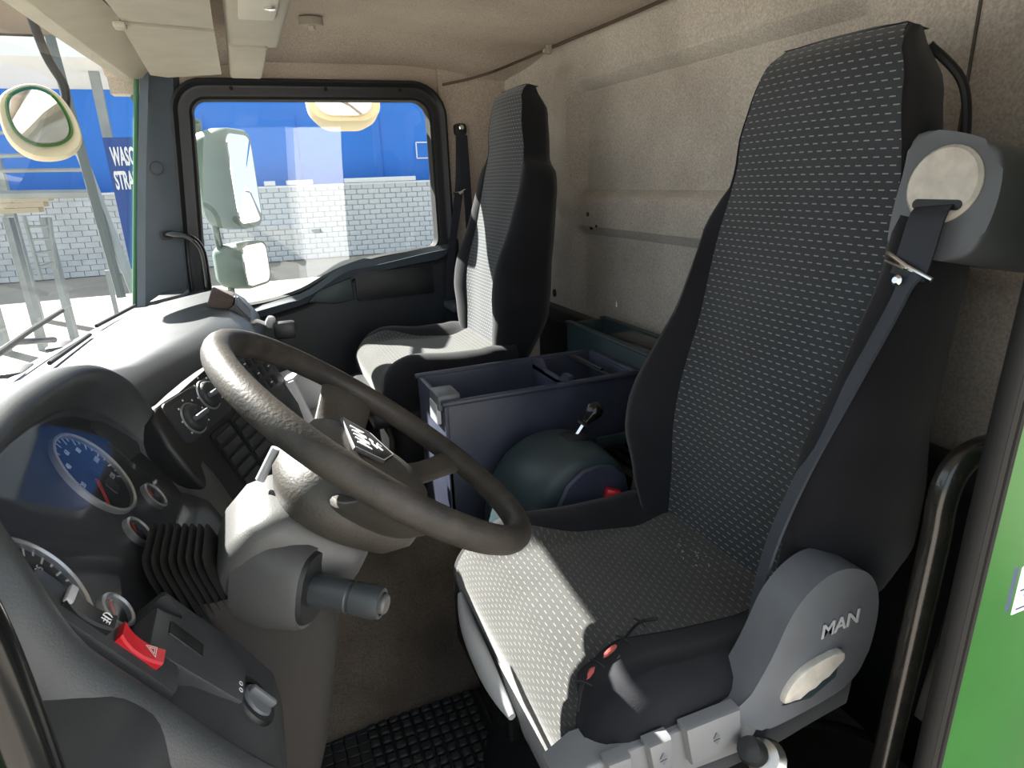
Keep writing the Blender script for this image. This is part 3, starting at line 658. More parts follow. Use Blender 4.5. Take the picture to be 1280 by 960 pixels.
def gauge(a, b, R, big, labels, start, end, zero, name):
    g = B().lathe([(R * .98, -.012), (R * .98, -.008), (0, -.008)], FCl(a, b, 0), FCl.n, 48).build(name, m_face, dash)
    B().loft([[FCl(a + (R + r) * math.cos(t), b + (R + r) * math.sin(t), n) for r, n in ((-.002, -.010), (-.002, -.003), (.0, -.001), (.0025, -.002), (.0035, -.012))] for t in [2 * math.pi * i / 64 for i in range(64)]], True, False, wrap=True).build('bezel', m_silv, g)
    tk = B(); nt = 24 if big else 6
    for i in range(nt + 1):
        t = math.radians(start + (end - start) * i / nt); L0 = R * (.80 if (i % 2 == 0) else .88); L1 = R * .97; wdt = R * (.018 if big else .05)
        d = V((math.cos(t), math.sin(t), 0)); o = V((-d.y, d.x, 0)) * wdt
        tk.add([FCl(a + d.x * r + o.x * s_, b + d.y * r + o.y * s_, -.0072) for r, s_ in ((L0, 1), (L1, 1), (L1, -1), (L0, -1))], [(0, 1, 2, 3)])
    tk.build('scale_marks', m_white, g, smooth=False)
    for tx, an in labels:
        t = math.radians(an); B().text(tx, Fr(FCl(a + R * .66 * math.cos(t), b + R * .66 * math.sin(t), -.0075), FCl.a, FCl.b), R * .17, .0002).build('numeral', m_white, g, smooth=False)
    t = math.radians(zero); d = V((math.cos(t), math.sin(t), 0)); o = V((-d.y, d.x, 0))
    if big:
        nd = B().prism([(d.x * r + o.x * s_, d.y * r + o.y * s_) for r, s_ in ((-R * .1, R * .05), (R * .86, R * .03), (R * .86, -R * .03), (-R * .1, -R * .05))], Fr(FCl(a, b, 0), FCl.a, FCl.b), -.0068, -.0055).build('needle', m_redn, g, smooth=False)
        B().lathe([(R * .17, -.007), (R * .17, -.0048), (R * .13, -.0042), (0, -.0042)], FCl(a, b, 0), FCl.n, 24).build('needle_hub', m_blk, g)
        B().prism(rrect(R * -.02, R * -.62, R * .36, R * -.30, .003, 2), Fr(FCl(a, b, 0), FCl.a, FCl.b), -.0078, -.0065).build('display', m_lcd, g, smooth=False)
    else:
        B().prism([(-R * .1, R * .05), (R * .55, R * .45), (R * .45, R * .65), (-R * .15, R * .15)], Fr(FCl(a, b, 0), FCl.a, FCl.b), -.0070, -.0058).build('needle', m_redn, g, smooth=False)
    B().lathe([(R * .97, -.0036), (R * .97, -.0030), (0, -.0030)], FCl(a, b, 0), FCl.n, 40).build('cover_lens', m_lens, g)
    return g
lab = [(str(v), 215 - 250 * i / 6) for i, v in enumerate((0, 20, 40, 60, 80, 100, 120))]
gauge(0, 0, .060, True, lab[1:], 215, -35, 218, 'speed_gauge')
lab = [(str(v), 215 - 250 * i / 6) for i, v in enumerate((0, 5, 10, 15, 20, 25, 30))]
gauge(-.268, 0, .060, True, lab, 215, -35, 218, 'rev_gauge')
gauge(.064, -.086, .0185, False, [], 150, 30, 140, 'small_gauge'); gauge(-.050, -.078, .0185, False, [], 150, 30, 140, 'small_gauge'); gauge(-.215, -.080, .0185, False, [], 150, 30, 140, 'small_gauge')
# rocker switch strip near the driver
FSw = Fr(FCl(-.298, -.06, .022), FCl.a, FCl.b)
B().box((0, -.0, -.012), (.042, .165, .03), .008, FSw).build('switch_strip', m_dash, dash)
def rocker(b, mat, nm):
    rs = []
    for k in range(9):
        s_ = -1 + 2 * k / 8; rs.append([FSw(a, b + s_ * .0235, n) for a, n in ((-.011, 0), (-.011, .004 + .005 * s_ * s_), (-.009, .006 + .005 * s_ * s_), (.009, .006 + .005 * s_ * s_), (.011, .004 + .005 * s_ * s_), (.011, 0))])
    return B().loft(rs).build(nm, mat, dash, angle=40)
fog = rocker(.027, m_blk, 'fog_light_switch'); haz = rocker(-.029, m_red, 'hazard_switch')
B().box((0, .0485, .008), (.022, .008, .006), .002, FSw).build('switch_tip', m_lgrey, fog)
ti = B()
for r0, r1 in ((.0085, .0070), (.0048, .0034)):
    T3 = [(r0 * math.cos(t), r0 * math.sin(t)) for t in (math.pi / 2, math.pi * 7 / 6, math.pi * 11 / 6)]; t3 = [(r1 * math.cos(t), r1 * math.sin(t)) for t in (math.pi / 2, math.pi * 7 / 6, math.pi * 11 / 6)]
    for i in range(3):
        j = (i + 1) % 3; ti.add([FSw(x, y - .040, .0095) for x, y in (T3[i], T3[j], t3[j], t3[i])], [(0, 1, 2, 3)])
ti.build('warning_triangle', m_white, haz, smooth=False)
fi = B()
for i in range(3): fi.tube([FSw(-.006, .014 - .003 * i, .0092), FSw(-.001, .0135 - .003 * i, .0092)], .0005, 5)
fi.tube([FSw(.001 + .006 * math.sin(t), .011 + .005 * math.cos(t), .0092) for t in [math.pi * k / 8 for k in range(9)]] + [FSw(.001, .016, .0092)], .0006, 5)
fi.tube([FSw(-.0035, .017, .0092), FSw(-.003, .011, .0092), FSw(-.0035, .005, .0092)], .0005, 5).build('fog_symbol', m_white, fog)
# rotary light knob
FK = Fr(at(315, 878, Y=.618), FCl.a, FCl.b)
kn = B().lathe([(.030, -.03), (.030, .003), (.028, .006), (.021, .006), (.021, .002), (0, .002)], FK.o, FCl.n, 36).build('light_switch', m_blk, dash)
B().lathe([(.020, .0), (.0195, .006), (.018, .008), (0, .008)], FK(0, -.003), FCl.n, 32).box((0, -.003, .012), (.007, .036, .010), .003, FK).build('knob', m_grey, kn)
fk = B()
for s_ in (-1, 1): fk.tube([FK(s_ * .005 + .0025 * math.cos(t), .024 + .0025 * math.sin(t), .0065) for t in [2 * math.pi * k / 10 for k in range(11)]], .0005, 5)
fk.build('light_symbol', m_white, kn)
# card slot beside the column
FSl = Fr(at(240, 815, Y=.628), FCl.a, FCl.b)
B().prism([(-.045, .055), (.02, .055), (.024, .02), (.036, .02), (.045, .05), (.055, .05), (.058, -.05), (.03, -.075), (-.03, -.07)], FSl, -.03, .006, .004).build('slot_surround', m_dash, dash)
B().box((.0, .015, .006), (.02, .045, .004), .001, FSl).build('card_slot', m_blk, dash)
# sculpted knee panel near the door
def knee(u, v):
    Y = .385 + .15 * u; dy = Y - CS.y; b = .06 - .42 * v
    n = .016 * math.sin(math.pi * u) + .02 * sstep(.15, .35, v) * sstep(.55, .40, v) - .035 * math.exp(-((u - .35) / .3) ** 2 - ((v - .62) / .16) ** 2) - .02 * math.exp(-((u - .5) / .3) ** 2 - ((v - .2) / .12) ** 2)
    return FCl(dy, b, n + .002 - .05 * sstep(.25, 0, u))
B().grid(knee, 26, 44).build('knee_panel', m_dash, dash, angle=80)

# centre stack facing the driver
e1 = V((.3903, .9207, 0)); nC = V((.8344, -.3537, .4226)); FCe = Fr((-.131, 1.09, .79), e1, nC.cross(e1))
if FCe.n.dot(nC) < 0: FCe.n = -FCe.n
cst = [(-.065, .035), (.02, .050), (.18, .062), (.30, .055), (.355, .02), (.365, -.06), (.33, -.16), (.24, -.195), (.05, -.185), (-.055, -.12)]
cen = B().prism([tuple(p)[:2] for p in catmull([(a, b, 0) for a, b in cst], 3, True)], FCe, -.07, .0, .010, 3).build('centre_stack', m_blk, dash)
B().prism(rrect(-.040, -.025, .125, .048, .012), FCe, -.002, .003, .002).build('climate_panel', m_dark, cen)
for a, b, r in ((.010, .004, .024), (.082, .021, .024)):
    k = B().lathe([(r, 0), (r, .004), (r * .92, .010), (r * .80, .012), (0, .012)], FCe(a, b, .002), FCe.n, 32).build('climate_knob', m_dark, dash)
    B().box((a, b, .018), (r * 1.5, r * .34, .014), .003, Fr(FCe.o, FCe.a, FCe.b)).build('knob_grip', m_grey, k)
    B().loft([[FCe(a + (r + d) * math.cos(t), b + (r + d) * math.sin(t), n) for d, n in ((0, .002), (.001, .0055), (.003, .0055), (.004, .002))] for t in [2 * math.pi * i / 40 for i in range(40)]], True, False, wrap=True).build('knob_ring', m_silv, k)
    for i in range(7):
        t = math.radians(210 - 40 * i); B().box((a + (r + .009) * math.cos(t), b + (r + .009) * math.sin(t), .0055), (.003, .003, .0008), 0, FCe).build('dial_mark', m_white, k, smooth=False)
# louvred air vents: two columns
for c_, (a0_, a1_) in enumerate(((.020, .085), (.095, .165))):
    v = B().prism(rrect(a0_, -.150, a1_, -.035, .006, 3), FCe, -.001, .003).build('air_vent', m_blk, dash)
    for k in range(5):
        bb = -.050 - .021 * k
        B().box(((a0_ + a1_) / 2, bb, .005), ((a1_ - a0_) * .86, .015, .006), .002, FCe).build('louvre', m_dark, v)
# radio and button rows on the far part
rad = B().prism(rrect(.18, -.06, .335, .045, .008), FCe, -.001, .004, .002).build('radio', m_dark, dash)
B().lathe([(.017, 0), (.016, .008), (0, .010)], FCe(.205, .018, .003), FCe.n, 24).build('radio_knob', m_grey, rad)
for i in range(3):
    for j in range(4):
        B().box((.235 + .026 * j, .030 - .030 * i, .006), (.021, .020, .006), .002, FCe).build('button', m_blk, rad)
        if (i + j) % 2 == 0: B().box((.235 + .026 * j, .030 - .030 * i, .0095), (.008, .0025, .0006), 0, FCe).build('button_mark', m_white, rad, smooth=False)
B().prism(rrect(.19, -.165, .325, -.075, .008), FCe, -.001, .004, .002).build('lower_drawer', m_dark, dash)
# row of small switches between cluster hood and centre stack
FR = Fr(FCl(.224, -.055, .006), (FCl.a + FCl.n * .95), FCl.b)
sr = B().box((0, 0, 0), (.034, .17, .02), .005, FR).build('side_switch_row', m_blk, dash)
for k in range(4): B().box((0, .055 - .037 * k, .012), (.022, .030, .010), .003, FR).build('side_switch', m_dark, sr)
for k in (0, 1): B().box((0, .062 - .037 * k, .0175), (.010, .003, .0008), 0, FR).build('switch_mark', m_white, sr, smooth=False)
B().prism(rrect(-.02, -.17, .03, -.10, .01), FR, .0, .02, .004).build('lower_switch', m_dash, dash)
# open storage tray at the right of the centre stack
to = at(388, 495, Y=1.46)
FT = Fr(to, (.35, .93, 0), (-.30, .1, .95))
tr_ = B().box((0, -.055, -.03), (.13, .02, .08), .004, FT).box((.065, 0, -.03), (.010, .12, .08), .003, FT).box((-.065, 0, -.03), (.010, .12, .08), .003, FT).box((0, .06, -.03), (.13, .01, .08), .003, FT).box((0, 0, -.07), (.13, .12, .008), .002, FT).build('storage_tray', m_lgrey, dash)
# dusty pad, grille and bracket at the far end of the dash top
pdx = V((-.092, 1.78, .868))
FPd = Fr(pdx, (0, 1, 0), (-.8, 0, .35))
B().box((0, 0, .012), (.12, .055, .035), .006, FPd).build('dusty_pad', m_dustpad, dash)
gr = B().prism([(-.075, 0), (.075, 0), (.075, -.055), (-.075, -.055)], Fr(V((-.058, 1.78, .872)), (0, 1, 0), (-.55, 0, .83)), -.03, .004, .003).build('speaker_grille', m_blk, dash)
for k in range(5): B().box((-.06 + .03 * k, -.028, .006), (.008, .048, .005), .001, Fr(V((-.058, 1.78, .872)), (0, 1, 0), (-.55, 0, .83))).build('grille_bar', m_grey, gr)
hb = thing('phone_bracket', 'dark phone bracket with a pale clamp on the far dashboard edge', 'bracket', (.02, 1.72, .80))
a_ = at(322, 402, Y=1.72); b_ = at(350, 412, Y=1.70)
B().tube([a_ + V((-.05, .0, -.01)), a_, b_], .007, 8).build('arm', m_silv, hb)
B().box(b_ + V((.012, -.01, .0)), (.055, .03, .045), .010).build('clamp', m_blk, hb)
B().lathe([(.010, -.012), (.012, 0), (.010, .012), (0, .014)], at(338, 402, Y=1.70), (.3, -.5, .8), 14).build('clamp_ball', m_lgrey, hb)

# ------------------------------------------------------------------ console bin, rear tray, shifter
con = thing('console_bin', 'open blue grey storage bin between the two seats', 'storage bin', (.6, 1.42, .0))
cx0, cx1, cy0, cy1, ct = .345, .845, 1.295, 1.535, .675
t_ = .014
B().box(((cx0 + cx1) / 2, cy0 + t_ / 2, .50), (cx1 - cx0, t_, .35), .004).box(((cx0 + cx1) / 2, cy1 - t_ / 2, .50), (cx1 - cx0, t_, .35), .004).box((cx0 + t_ / 2, 1.415, .50), (t_, cy1 - cy0, .35), .004).box((cx1 - t_ / 2, 1.415, .50), (t_, cy1 - cy0, .35), .004).box(((cx0 + cx1) / 2, 1.415, .42), (cx1 - cx0, cy1 - cy0, .19), .002).build('bin_body', m_navy, con)
rim_ = B()
for x, y, sx, sy in (((cx0 + cx1) / 2, cy0, cx1 - cx0 + .012, .018), ((cx0 + cx1) / 2, cy1, cx1 - cx0 + .012, .018), (cx1, 1.415, .018, .24)): rim_.box((x, y, ct), (sx, sy, .012), .005)
rim_.build('bin_rim', m_navy, con)
B().box((.665, 1.415, .60), (.012, .225, .14), .004).build('divider', m_navy, con)
B().prism([(-.11, 0), (.11, 0), (.11, .03), (.06, .035), (.03, .008), (-.05, .008), (-.08, .035), (-.11, .035)], Fr((.665, 1.415, .655), (0, 1, 0), (0, 0, 1)), -.006, .006).build('divider_lip', m_navy, con)
B().box((.362, 1.345, .672), (.055, .075, .040), .008).build('bin_latch', m_grey, con)
B().box((.338, 1.345, .645), (.012, .06, .05), .004).build('latch_face', m_lgrey, con)
B().box((.775, 1.415, .672), (.012, .21, .010), .003).tube([(.77, 1.34, .682), (.77, 1.49, .682)], .004, 8).build('hinge_bar', m_blk, con)
rt_ = thing('rear_tray', 'dark teal open tray behind the storage bin at the back wall', 'tray', (.92, 1.45, .3))
B().box((.865, 1.46, .60), (.014, .50, .24), .004).box((.985, 1.46, .60), (.014, .50, .24), .004).box((.925, 1.705, .60), (.12, .014, .24), .004).box((.925, 1.215, .60), (.12, .014, .24), .004).box((.925, 1.46, .50), (.12, .49, .04), .002).box((.92, 1.56, .60), (.10, .008, .20), .002).build('tray_body', m_teal, rt_)
B().box((.865, 1.46, .722), (.022, .51, .008), .003).box((.985, 1.46, .722), (.022, .51, .008), .003).build('tray_rim', m_teal, rt_)
tag(B().box((.925, 1.40, .70), (.085, .20, .055), .010, None, 3).build('black_box', M('crinkled_black_plastic', (.012, .012, .014), .25, bump=1.0, bscale=40), loc=(.925, 1.40, .68)), 'glossy black wrapped box lying in the teal tray', 'box')

sh = thing('gear_shifter', 'dark rounded shifter housing with a short chrome lever', 'gear shifter', (.56, 1.15, .0))
def shp(Y, x0, x1, zt): return [(x0 + (x1 - x0) * a, Y, .30 + (zt - .30) * b) for a, b in ((0, 0), (.02, .40), (.10, .70), (.22, .88), (.40, .98), (.58, 1.0), (.76, .97), (.90, .86), (.97, .66), (1.0, .35), (1.0, 0))]
B().loft([shp(1.265, .40, .70, .585), shp(1.24, .395, .70, .600), shp(1.16, .40, .70, .605), shp(1.105, .42, .70, .602), shp(1.078, .45, .698, .592), shp(1.066, .475, .695, .580)]).build('housing', m_teal, sh, angle=60, sub=1)
B().loft([shp(1.066, .485, .690, .572), shp(1.060, .490, .688, .568), shp(1.059, .50, .68, .55)]).build('end_panel', m_navy, sh, angle=30)
B().box((.60, 1.165, .598), (.05, .05, .014), .005).build('gate', m_blk, sh)
kb = at(747, 508, Y=1.165); lb = at(716, 548, Y=1.165)
B().tube([lb + V((-.01, 0, -.02)), lb.lerp(kb, .45)], .0055, 10).build('lever', m_chrome, sh)
B().tube([lb.lerp(kb, .40), lb.lerp(kb, .44), lb.lerp(kb, .47)], [.014, .015, .013], 16).build('collar', m_blk, sh)
B().lathe([(.008, -.018), (.011, -.008), (.017, .004), (.020, .016), (.018, .026), (.010, .033), (0, .034)], lb.lerp(kb, .70), kb - lb, 20).build('knob', m_gloss, sh)
# dark slatted tray on the tunnel behind the shifter
tb = thing('tunnel_tray', 'black ribbed tray on the tunnel behind the shifter housing', 'tray', (.76, 1.16, .33))
B().box((.778, 1.165, .45), (.13, .21, .10), .006).build('tray_body', m_blk, tb)
for k in range(4): B().box((.735 + .028 * k, 1.165, .506), (.008, .19, .012), .003).build('rib', m_gloss, tb)
B().box((.778, 1.268, .52), (.13, .010, .03), .003).build('tray_edge', m_teal, tb)

# ------------------------------------------------------------------ floor mat with raised blocks
mt = thing('floor_mat', 'black rubber floor mat with a grid of raised blocks', 'floor mat', (.12, 1.0, .004))
B().box((.115, .90, .006), (.45, .56, .010), .004).build('mat_base', m_mat, mt)
B().tube([(-.10, 1.172, .012), (.325, 1.172, .012), (.335, 1.162, .012), (.335, .64, .012)], .006, 8).build('mat_edge', m_mat, mt)
def block_mesh(sx, sy, h):
    b = B().box((0, 0, h / 2), (sx, sy, h), .003, None, 1).build('block', m_mat); me = b.data; bpy.data.objects.remove(b); return me
bm1 = block_mesh(.0195, .0195, .010); bm2 = block_mesh(.0245, .0225, .004)
for i in range(10):
    for j in range(13): piece(bm1, 'block', mt, (.310 - .0245 * i, 1.150 - .0245 * j, .010))
for i in range(7):
    for j in range(13): piece(bm2, 'block', mt, (.068 - .026 * i, 1.150 - .0245 * j, .010))

# ------------------------------------------------------------------ hoses and levers by the driver door
ho = [at(930, 925, Y=.56), at(965, 905, Y=.60), at(1030, 905, Y=.62), at(1095, 925, Y=.62), at(1110, 950, Y=.62)]
hp_ = catmull(ho, 14)
tag(B().tube(hp_, [.0085 if i % 2 else .0070 for i in range(len(hp_))], 10).build('corrugated_hose', m_blk, loc=ho[0]), 'black corrugated hose beside the driver seat base', 'hose')
pk = thing('parking_brake_valve', 'black park brake lever with a chrome gaiter by the driver seat', 'brake lever', at(950, 965, Y=.50))
lo_ = at(938, 938, Y=.47); hi_ = at(990, 965, Y=.52)
B().lathe([(0, -.012), (.014, -.010), (.017, 0), (.017, .018), (.012, .024), (.010, .05)], lo_, hi_ - lo_, 18).build('lever_knob', m_blk, pk)
B().lathe([(.012, .045), (.022, .05), (.019, .056), (.024, .062), (.020, .068), (.026, .074), (.022, .085)], lo_, hi_ - lo_, 18).build('gaiter', m_steel, pk)
tag(B().box((.62, .50, .09), (.50, .11, .18), .02).build('step_box', m_blk, loc=(.62, .56, 0)), 'black storage box on the floor under the driver seat side', 'box')
tag(B().prism([(0, 0), (.10, .03), (.13, .20), (.03, .22)], Fr(at(1150, 900, Y=.50), (1, 0, 0), (0, 0, 1)), -.01, .01, .006).build('bracket_plate', m_steel, loc=at(1150, 900, Y=.50)), 'bare grey metal plate behind the door grab handle', 'plate')

# ------------------------------------------------------------------ grab handles
g1 = [at(1262, 556, Y=.455), at(1228, 562, Y=.45), at(1198, 582, Y=.45), at(1180, 618, Y=.45), at(1170, 670, Y=.45), at(1150, 760, Y=.45), at(1127, 860, Y=.45), at(1100, 975, Y=.45)]
gh = thing('grab_handle', 'chipped black tube grab handle beside the driver seat', 'grab handle', g1[-1])
B().tube(catmull(g1, 8), .0165, 20).build('tube', M('chipped_black_paint', (.020, .020, .020), .20, col2=(.035, .03, .025), var=.3, vscale=30, spec=.8), gh)
B().lathe([(.026, 0), (.026, .008), (.018, .012)], g1[0] + V((.03, .0, 0)), g1[1] - g1[0], 18).build('mount', m_blk, gh)
g2 = [V((-.31, .36, 1.06)), V((-.22, .35, 1.05)), V((-.175, .35, 1.01)), V((-.157, .35, .95)), V((-.153, .35, .80)), V((-.155, .35, .62)), V((-.19, .35, .55)), V((-.27, .36, .54))]
gh = thing('grab_handle', 'glossy black tube grab handle in front of the instrument cluster', 'grab handle', (-.30, .36, .54))
B().tube(catmull(g2, 8), .0145, 20).build('tube', m_gloss, gh)
for p in (g2[0], g2[-1]): B().lathe([(.024, -.006), (.024, .004), (.016, .010)], p, (1, 0, 0), 16).build('mount', m_blk, gh)
g3 = [at(207, 293, Y=YR - .06), at(218, 293, Y=YR - .10), at(238, 297, Y=YR - .12), at(252, 312, Y=YR - .12), at(258, 340, Y=YR - .12), at(262, 372, Y=YR - .12)]
gh = thing('grab_handle', 'thin black grab handle on the passenger windscreen pillar', 'grab handle', g3[0])
B().tube(catmull(g3, 6), .0105, 12).build('tube', m_gloss, gh)
B().prism(rrect(-.018, -.014, .018, .014, .008), Fr(at(208, 294, Y=YR - .052), (1, 0, 0), (0, 0, 1)), -.01, .008, .003).build('mount', m_blk, gh)

# ------------------------------------------------------------------ overhead fittings
vis = thing('sun_visor', 'beige folded sun visor over the passenger side of the windscreen', 'sun visor', (-.10, 1.9, 1.47))
def vp(x, y, z): return at(x, y, Z=z)
f1 = [vp(150, 30, 1.455), vp(268, 40, 1.455), vp(277, 93, 1.455), vp(210, 97, 1.455), vp(188, 94, 1.455)]
f2 = [vp(95, -45, 1.458), vp(256, -45, 1.458), vp(267, 36, 1.458), vp(152, 26, 1.458)]
for nm, pts in (('lower_flap', f1), ('upper_flap', f2)):
    pl = [(p.x, p.y) for p in pts]; B().prism(pl, Fr((0, 0, pts[0].z + .012), (1, 0, 0), (0, 1, 0)), -.012, .006, 0).build(nm, m_beige, vis, angle=30)
cpt = vp(150, 32, 1.452)
B().box(cpt, (.022, .03, .012), .004).build('visor_clip', m_beige, vis)
ov = thing('overhead_console', 'cream overhead storage console running across the cab roof', 'overhead console', (.07, 1.7, 1.5))
B().box((.082, 1.30, 1.505), (.115, 1.06, .075), .012, None, 3).build('console_body', m_beige, ov)
B().box((.068, 2.05, 1.488), (.090, .50, .050), .008, None, 3).build('end_section', m_beige, ov)
lk = B().box((.080, 1.30, 1.4665), (.068, .42, .010), .003).build('flap', m_cream, ov)
kl = vp(337, 9, 1.4615)
B().lathe([(.010, 0), (.010, .004), (.007, .005), (0, .004)], kl, (0, 0, -1), 18).box(kl + V((0, 0, -.005)), (.002, .008, .001), 0).build('lock', m_chrome, lk)
dl = vp(389, 28, 1.585)
dm = thing('dome_light', 'small beige oval lamp on the headliner', 'lamp', dl)
B().prism([(.034 * math.cos(t), .024 * math.sin(t)) for t in [2 * math.pi * k / 24 for k in range(24)]], Fr(dl, (1, 0, 0), (0, -1, 0)), -.012, .010, .004).build('bezel', m_beige, dm)
B().lathe([(.010, 0), (.010, .008), (.006, .012), (0, .013)], dl + V((0, -.004, -.010)), (0, 0, -1), 16).build('push_button', m_cream, dm)
cl_ = [at(552, 106, Y=2.34), at(580, 99, X=.84), at(620, 88, X=.98), at(650, 76, X=1.005), at(690, 59, X=1.005), at(760, 30, X=1.005), at(832, -1, X=1.005)]
cbp = catmull([at(553, 106, Y=2.36), at(585, 99, Y=2.30), at(615, 90, Y=2.24), at(645, 78, X=.94), at(690, 59, X=1.0), at(760, 30, X=1.0), at(832, -1, X=1.0), at(900, -30, X=1.0)], 6)
tag(B().tube(cbp, .0045, 8).build('roof_cable', M('brown_cable', (.09, .06, .04), .6), loc=cbp[0]), 'thin brown cable running along the seam of back wall and roof', 'cable')
hk = at(686, 56, X=.99)
tag(B().box(hk, (.02, .02, .055), .006).box(hk + V((-.012, 0, -.018)), (.02, .014, .014), .005).build('cable_clip', m_beige, loc=hk), 'small beige clip holding the roof cable', 'clip')

# sticker on the green pillar
st_ = thing('label_sticker', 'white printed label on the green door pillar', 'sticker', at(1275, 735, Y=.344))
FL = Fr(at(1282, 735, Y=.3446), (1, 0, 0), (0, 0, 1))
B().prism(rrect(-.017, -.030, .05, .032, .002, 2), FL, 0, .0006).build('paper', m_paper, st_, smooth=False)
B().prism([(-.030, -.022), (-.022, -.022), (-.022, .034), (-.030, .034)], FL, 0, .0006).build('dark_bar', m_dblue, st_, smooth=False)
for k in range(7): B().box((.008 + .004 * (k % 3), .024 - .008 * k, .0009), (.036 - .008 * (k % 3), .0018, .0004), 0, FL).build('print_line', m_dblue, st_, smooth=False)

# ------------------------------------------------------------------ outside: mirrors
def mirror(name, label, c, w2, h2, dep, yawv, r, mat=m_mirh, tiltv=0):
    t = thing(name, label, 'mirror', c)
    F = Fr(c, (math.sin(yawv), -math.cos(yawv) * -1, 0), (math.sin(tiltv) * -math.cos(yawv), 0, 1))
    n = F.n
    if n.x < 0: F.n = -n
    ol = rrect(-w2, -h2, w2, h2, r, 5)
    B().loft([[F(a * k, b * k, d) for a, b in ol] for k, d in ((.90, .004), (.97, .006), (1.0, 0), (1.0, -dep * .4), (.93, -dep * .8), (.75, -dep), (.1, -dep * 1.05))]).build('housing', mat, t, angle=50)
    B().loft([[F(a * k, b * k, d) for a, b in ol] for k, d in ((.90, .003), (.88, .0075), (.05, .0085))]).build('mirror_glass', m_mirror, t, angle=50)
    return t, F
mm, F = mirror('door_mirror', 'tall rear view mirror outside the passenger window, housing coloured as the reflected green cab', V((.015, 2.76, 1.175)), .115, .18, .14, math.radians(24), .05)
B().tube([(-.10, 2.74, .80), (-.11, 2.74, 1.0), (-.11, 2.76, 1.38), (-.20, 2.55, 1.42), (-.26, 2.42, 1.42)], .013, 10).build('mirror_arm', m_mirh, mm)
mm, F = mirror('wide_angle_mirror', 'small square wide angle mirror below the tall door mirror', V((.01, 2.76, .855)), .10, .088, .13, math.radians(30), .04)
B().tube([(-.09, 2.74, .80), (-.10, 2.74, .62), (-.25, 2.45, .60)], .013, 10).build('mirror_arm', m_mirh, mm)
# kerb mirror hanging above the passenger window
km = thing('kerb_mirror', 'rounded kerb mirror above the passenger window, shell coloured as the reflected cream ground', 'mirror', (.40, 2.62, 1.50))
FKm = Fr((.398, 2.60, 1.43), (1, 0, 0), (0, .45, .9))
m_mcream = M('cream_ground_reflection', (.72, .62, .42), .5)  # cream paints the ground's reflection onto both mirror shells
ol = [(a, b) for a, b in rrect(-.135, -.085, .135, .11, .085, 7)]
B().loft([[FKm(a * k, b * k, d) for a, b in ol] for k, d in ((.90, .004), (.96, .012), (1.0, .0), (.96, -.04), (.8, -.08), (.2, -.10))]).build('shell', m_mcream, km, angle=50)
B().loft([[FKm(a * k, b * k + .008, d) for a, b in ol] for k, d in ((.80, .004), (.78, .012), (.4, .016), (.05, .018))]).build('mirror_glass', m_mirror, km, angle=50)
B().tube([(.40, 2.66, 1.48), (.40, 2.62, 1.60), (.38, 2.48, 1.63)], .014, 10).build('arm', m_mirh, km)
# front mirror seen through the windscreen
fm = thing('front_mirror', 'front mirror on its black arm outside the windscreen, cream and green reflections painted on', 'mirror', at(50, 150, Y=2.20))
FFm = Fr(at(50, 155, Y=2.20), (.95, .30, 0), (.10, .25, .95))
ol = [tuple(p)[:2] for p in catmull([(a, b, 0) for a, b in ((-.085, .02), (-.065, .075), (.0, .105), (.055, .085), (.085, .02), (.085, -.05), (.04, -.088), (-.03, -.09), (-.075, -.05))], 4, True)]
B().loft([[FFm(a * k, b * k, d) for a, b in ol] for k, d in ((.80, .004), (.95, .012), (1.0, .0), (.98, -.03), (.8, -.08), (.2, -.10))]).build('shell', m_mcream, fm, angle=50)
B().loft([[FFm(a * k, b * k + .012, d) for a, b in ol] for k, d in ((.70, .004), (.70, .0125), (.05, .016))]).build('mirror_glass', m_mirror, fm, angle=50)
B().loft([[FFm(a * .71 + .0, b * .71 + .012, .006) for a, b in ol], [FFm(a * .76, b * .76 + .012, .016) for a, b in ol], [FFm(a * .80, b * .80 + .012, .010) for a, b in ol]], True, False).build('green_truck_reflection', m_green, fm)  # ring modelled and coloured as the green truck reflected in the glass
B().tube(catmull([FFm(.07, .05, -.04), FFm(.085, .12, -.05), FFm(.06, .20, -.04), FFm(.04, .34, .0)], 5), .012, 10).build('arm', m_blk, fm)
# wiper and scuttle outside the windscreen
wp = thing('windscreen_wiper', 'black wiper resting along the foot of the windscreen', 'wiper', (-.5, 1.6, .80))
wl = [(wsx(Y, .83) - .022, Y, .815 + .05 * (Y - 1.0)) for Y in (1.15, 1.35, 1.55, 1.75, 1.95)]
B().tube(wl, .006, 8).build('blade', m_rub, wp); B().tube([(wsx(1.9, .77) - .05, 2.0, .78), (wsx(1.7, .8) - .045, 1.75, .83), wl[2]], .008, 8).build('arm', m_blk, wp)
sc_ = thing('scuttle_panel', 'grey plastic scuttle panel outside the windscreen foot', 'panel', (-.55, 1.34, .75))
rs = []
for i in range(25):
    Y = .32 + 2.06 * i / 24; x = wsx(Y, .77); rs.append([(x - .01, Y, .765), (x - .07, Y, .750), (x - .13, Y, .725), (x - .16, Y, .68), (x - .16, Y, .60), (x - .01, Y, .60)])
B().loft(rs).build('panel_body', M('weathered_grey_plastic', (.30, .30, .29), .6, var=.3, vscale=10), sc_, angle=50)
for Y in (1.30, 1.55, 1.80, 2.05):
    B().box((wsx(Y, .77) - .075, Y, .752), (.05, .09, .012), .004).build('grille', m_blk, sc_)

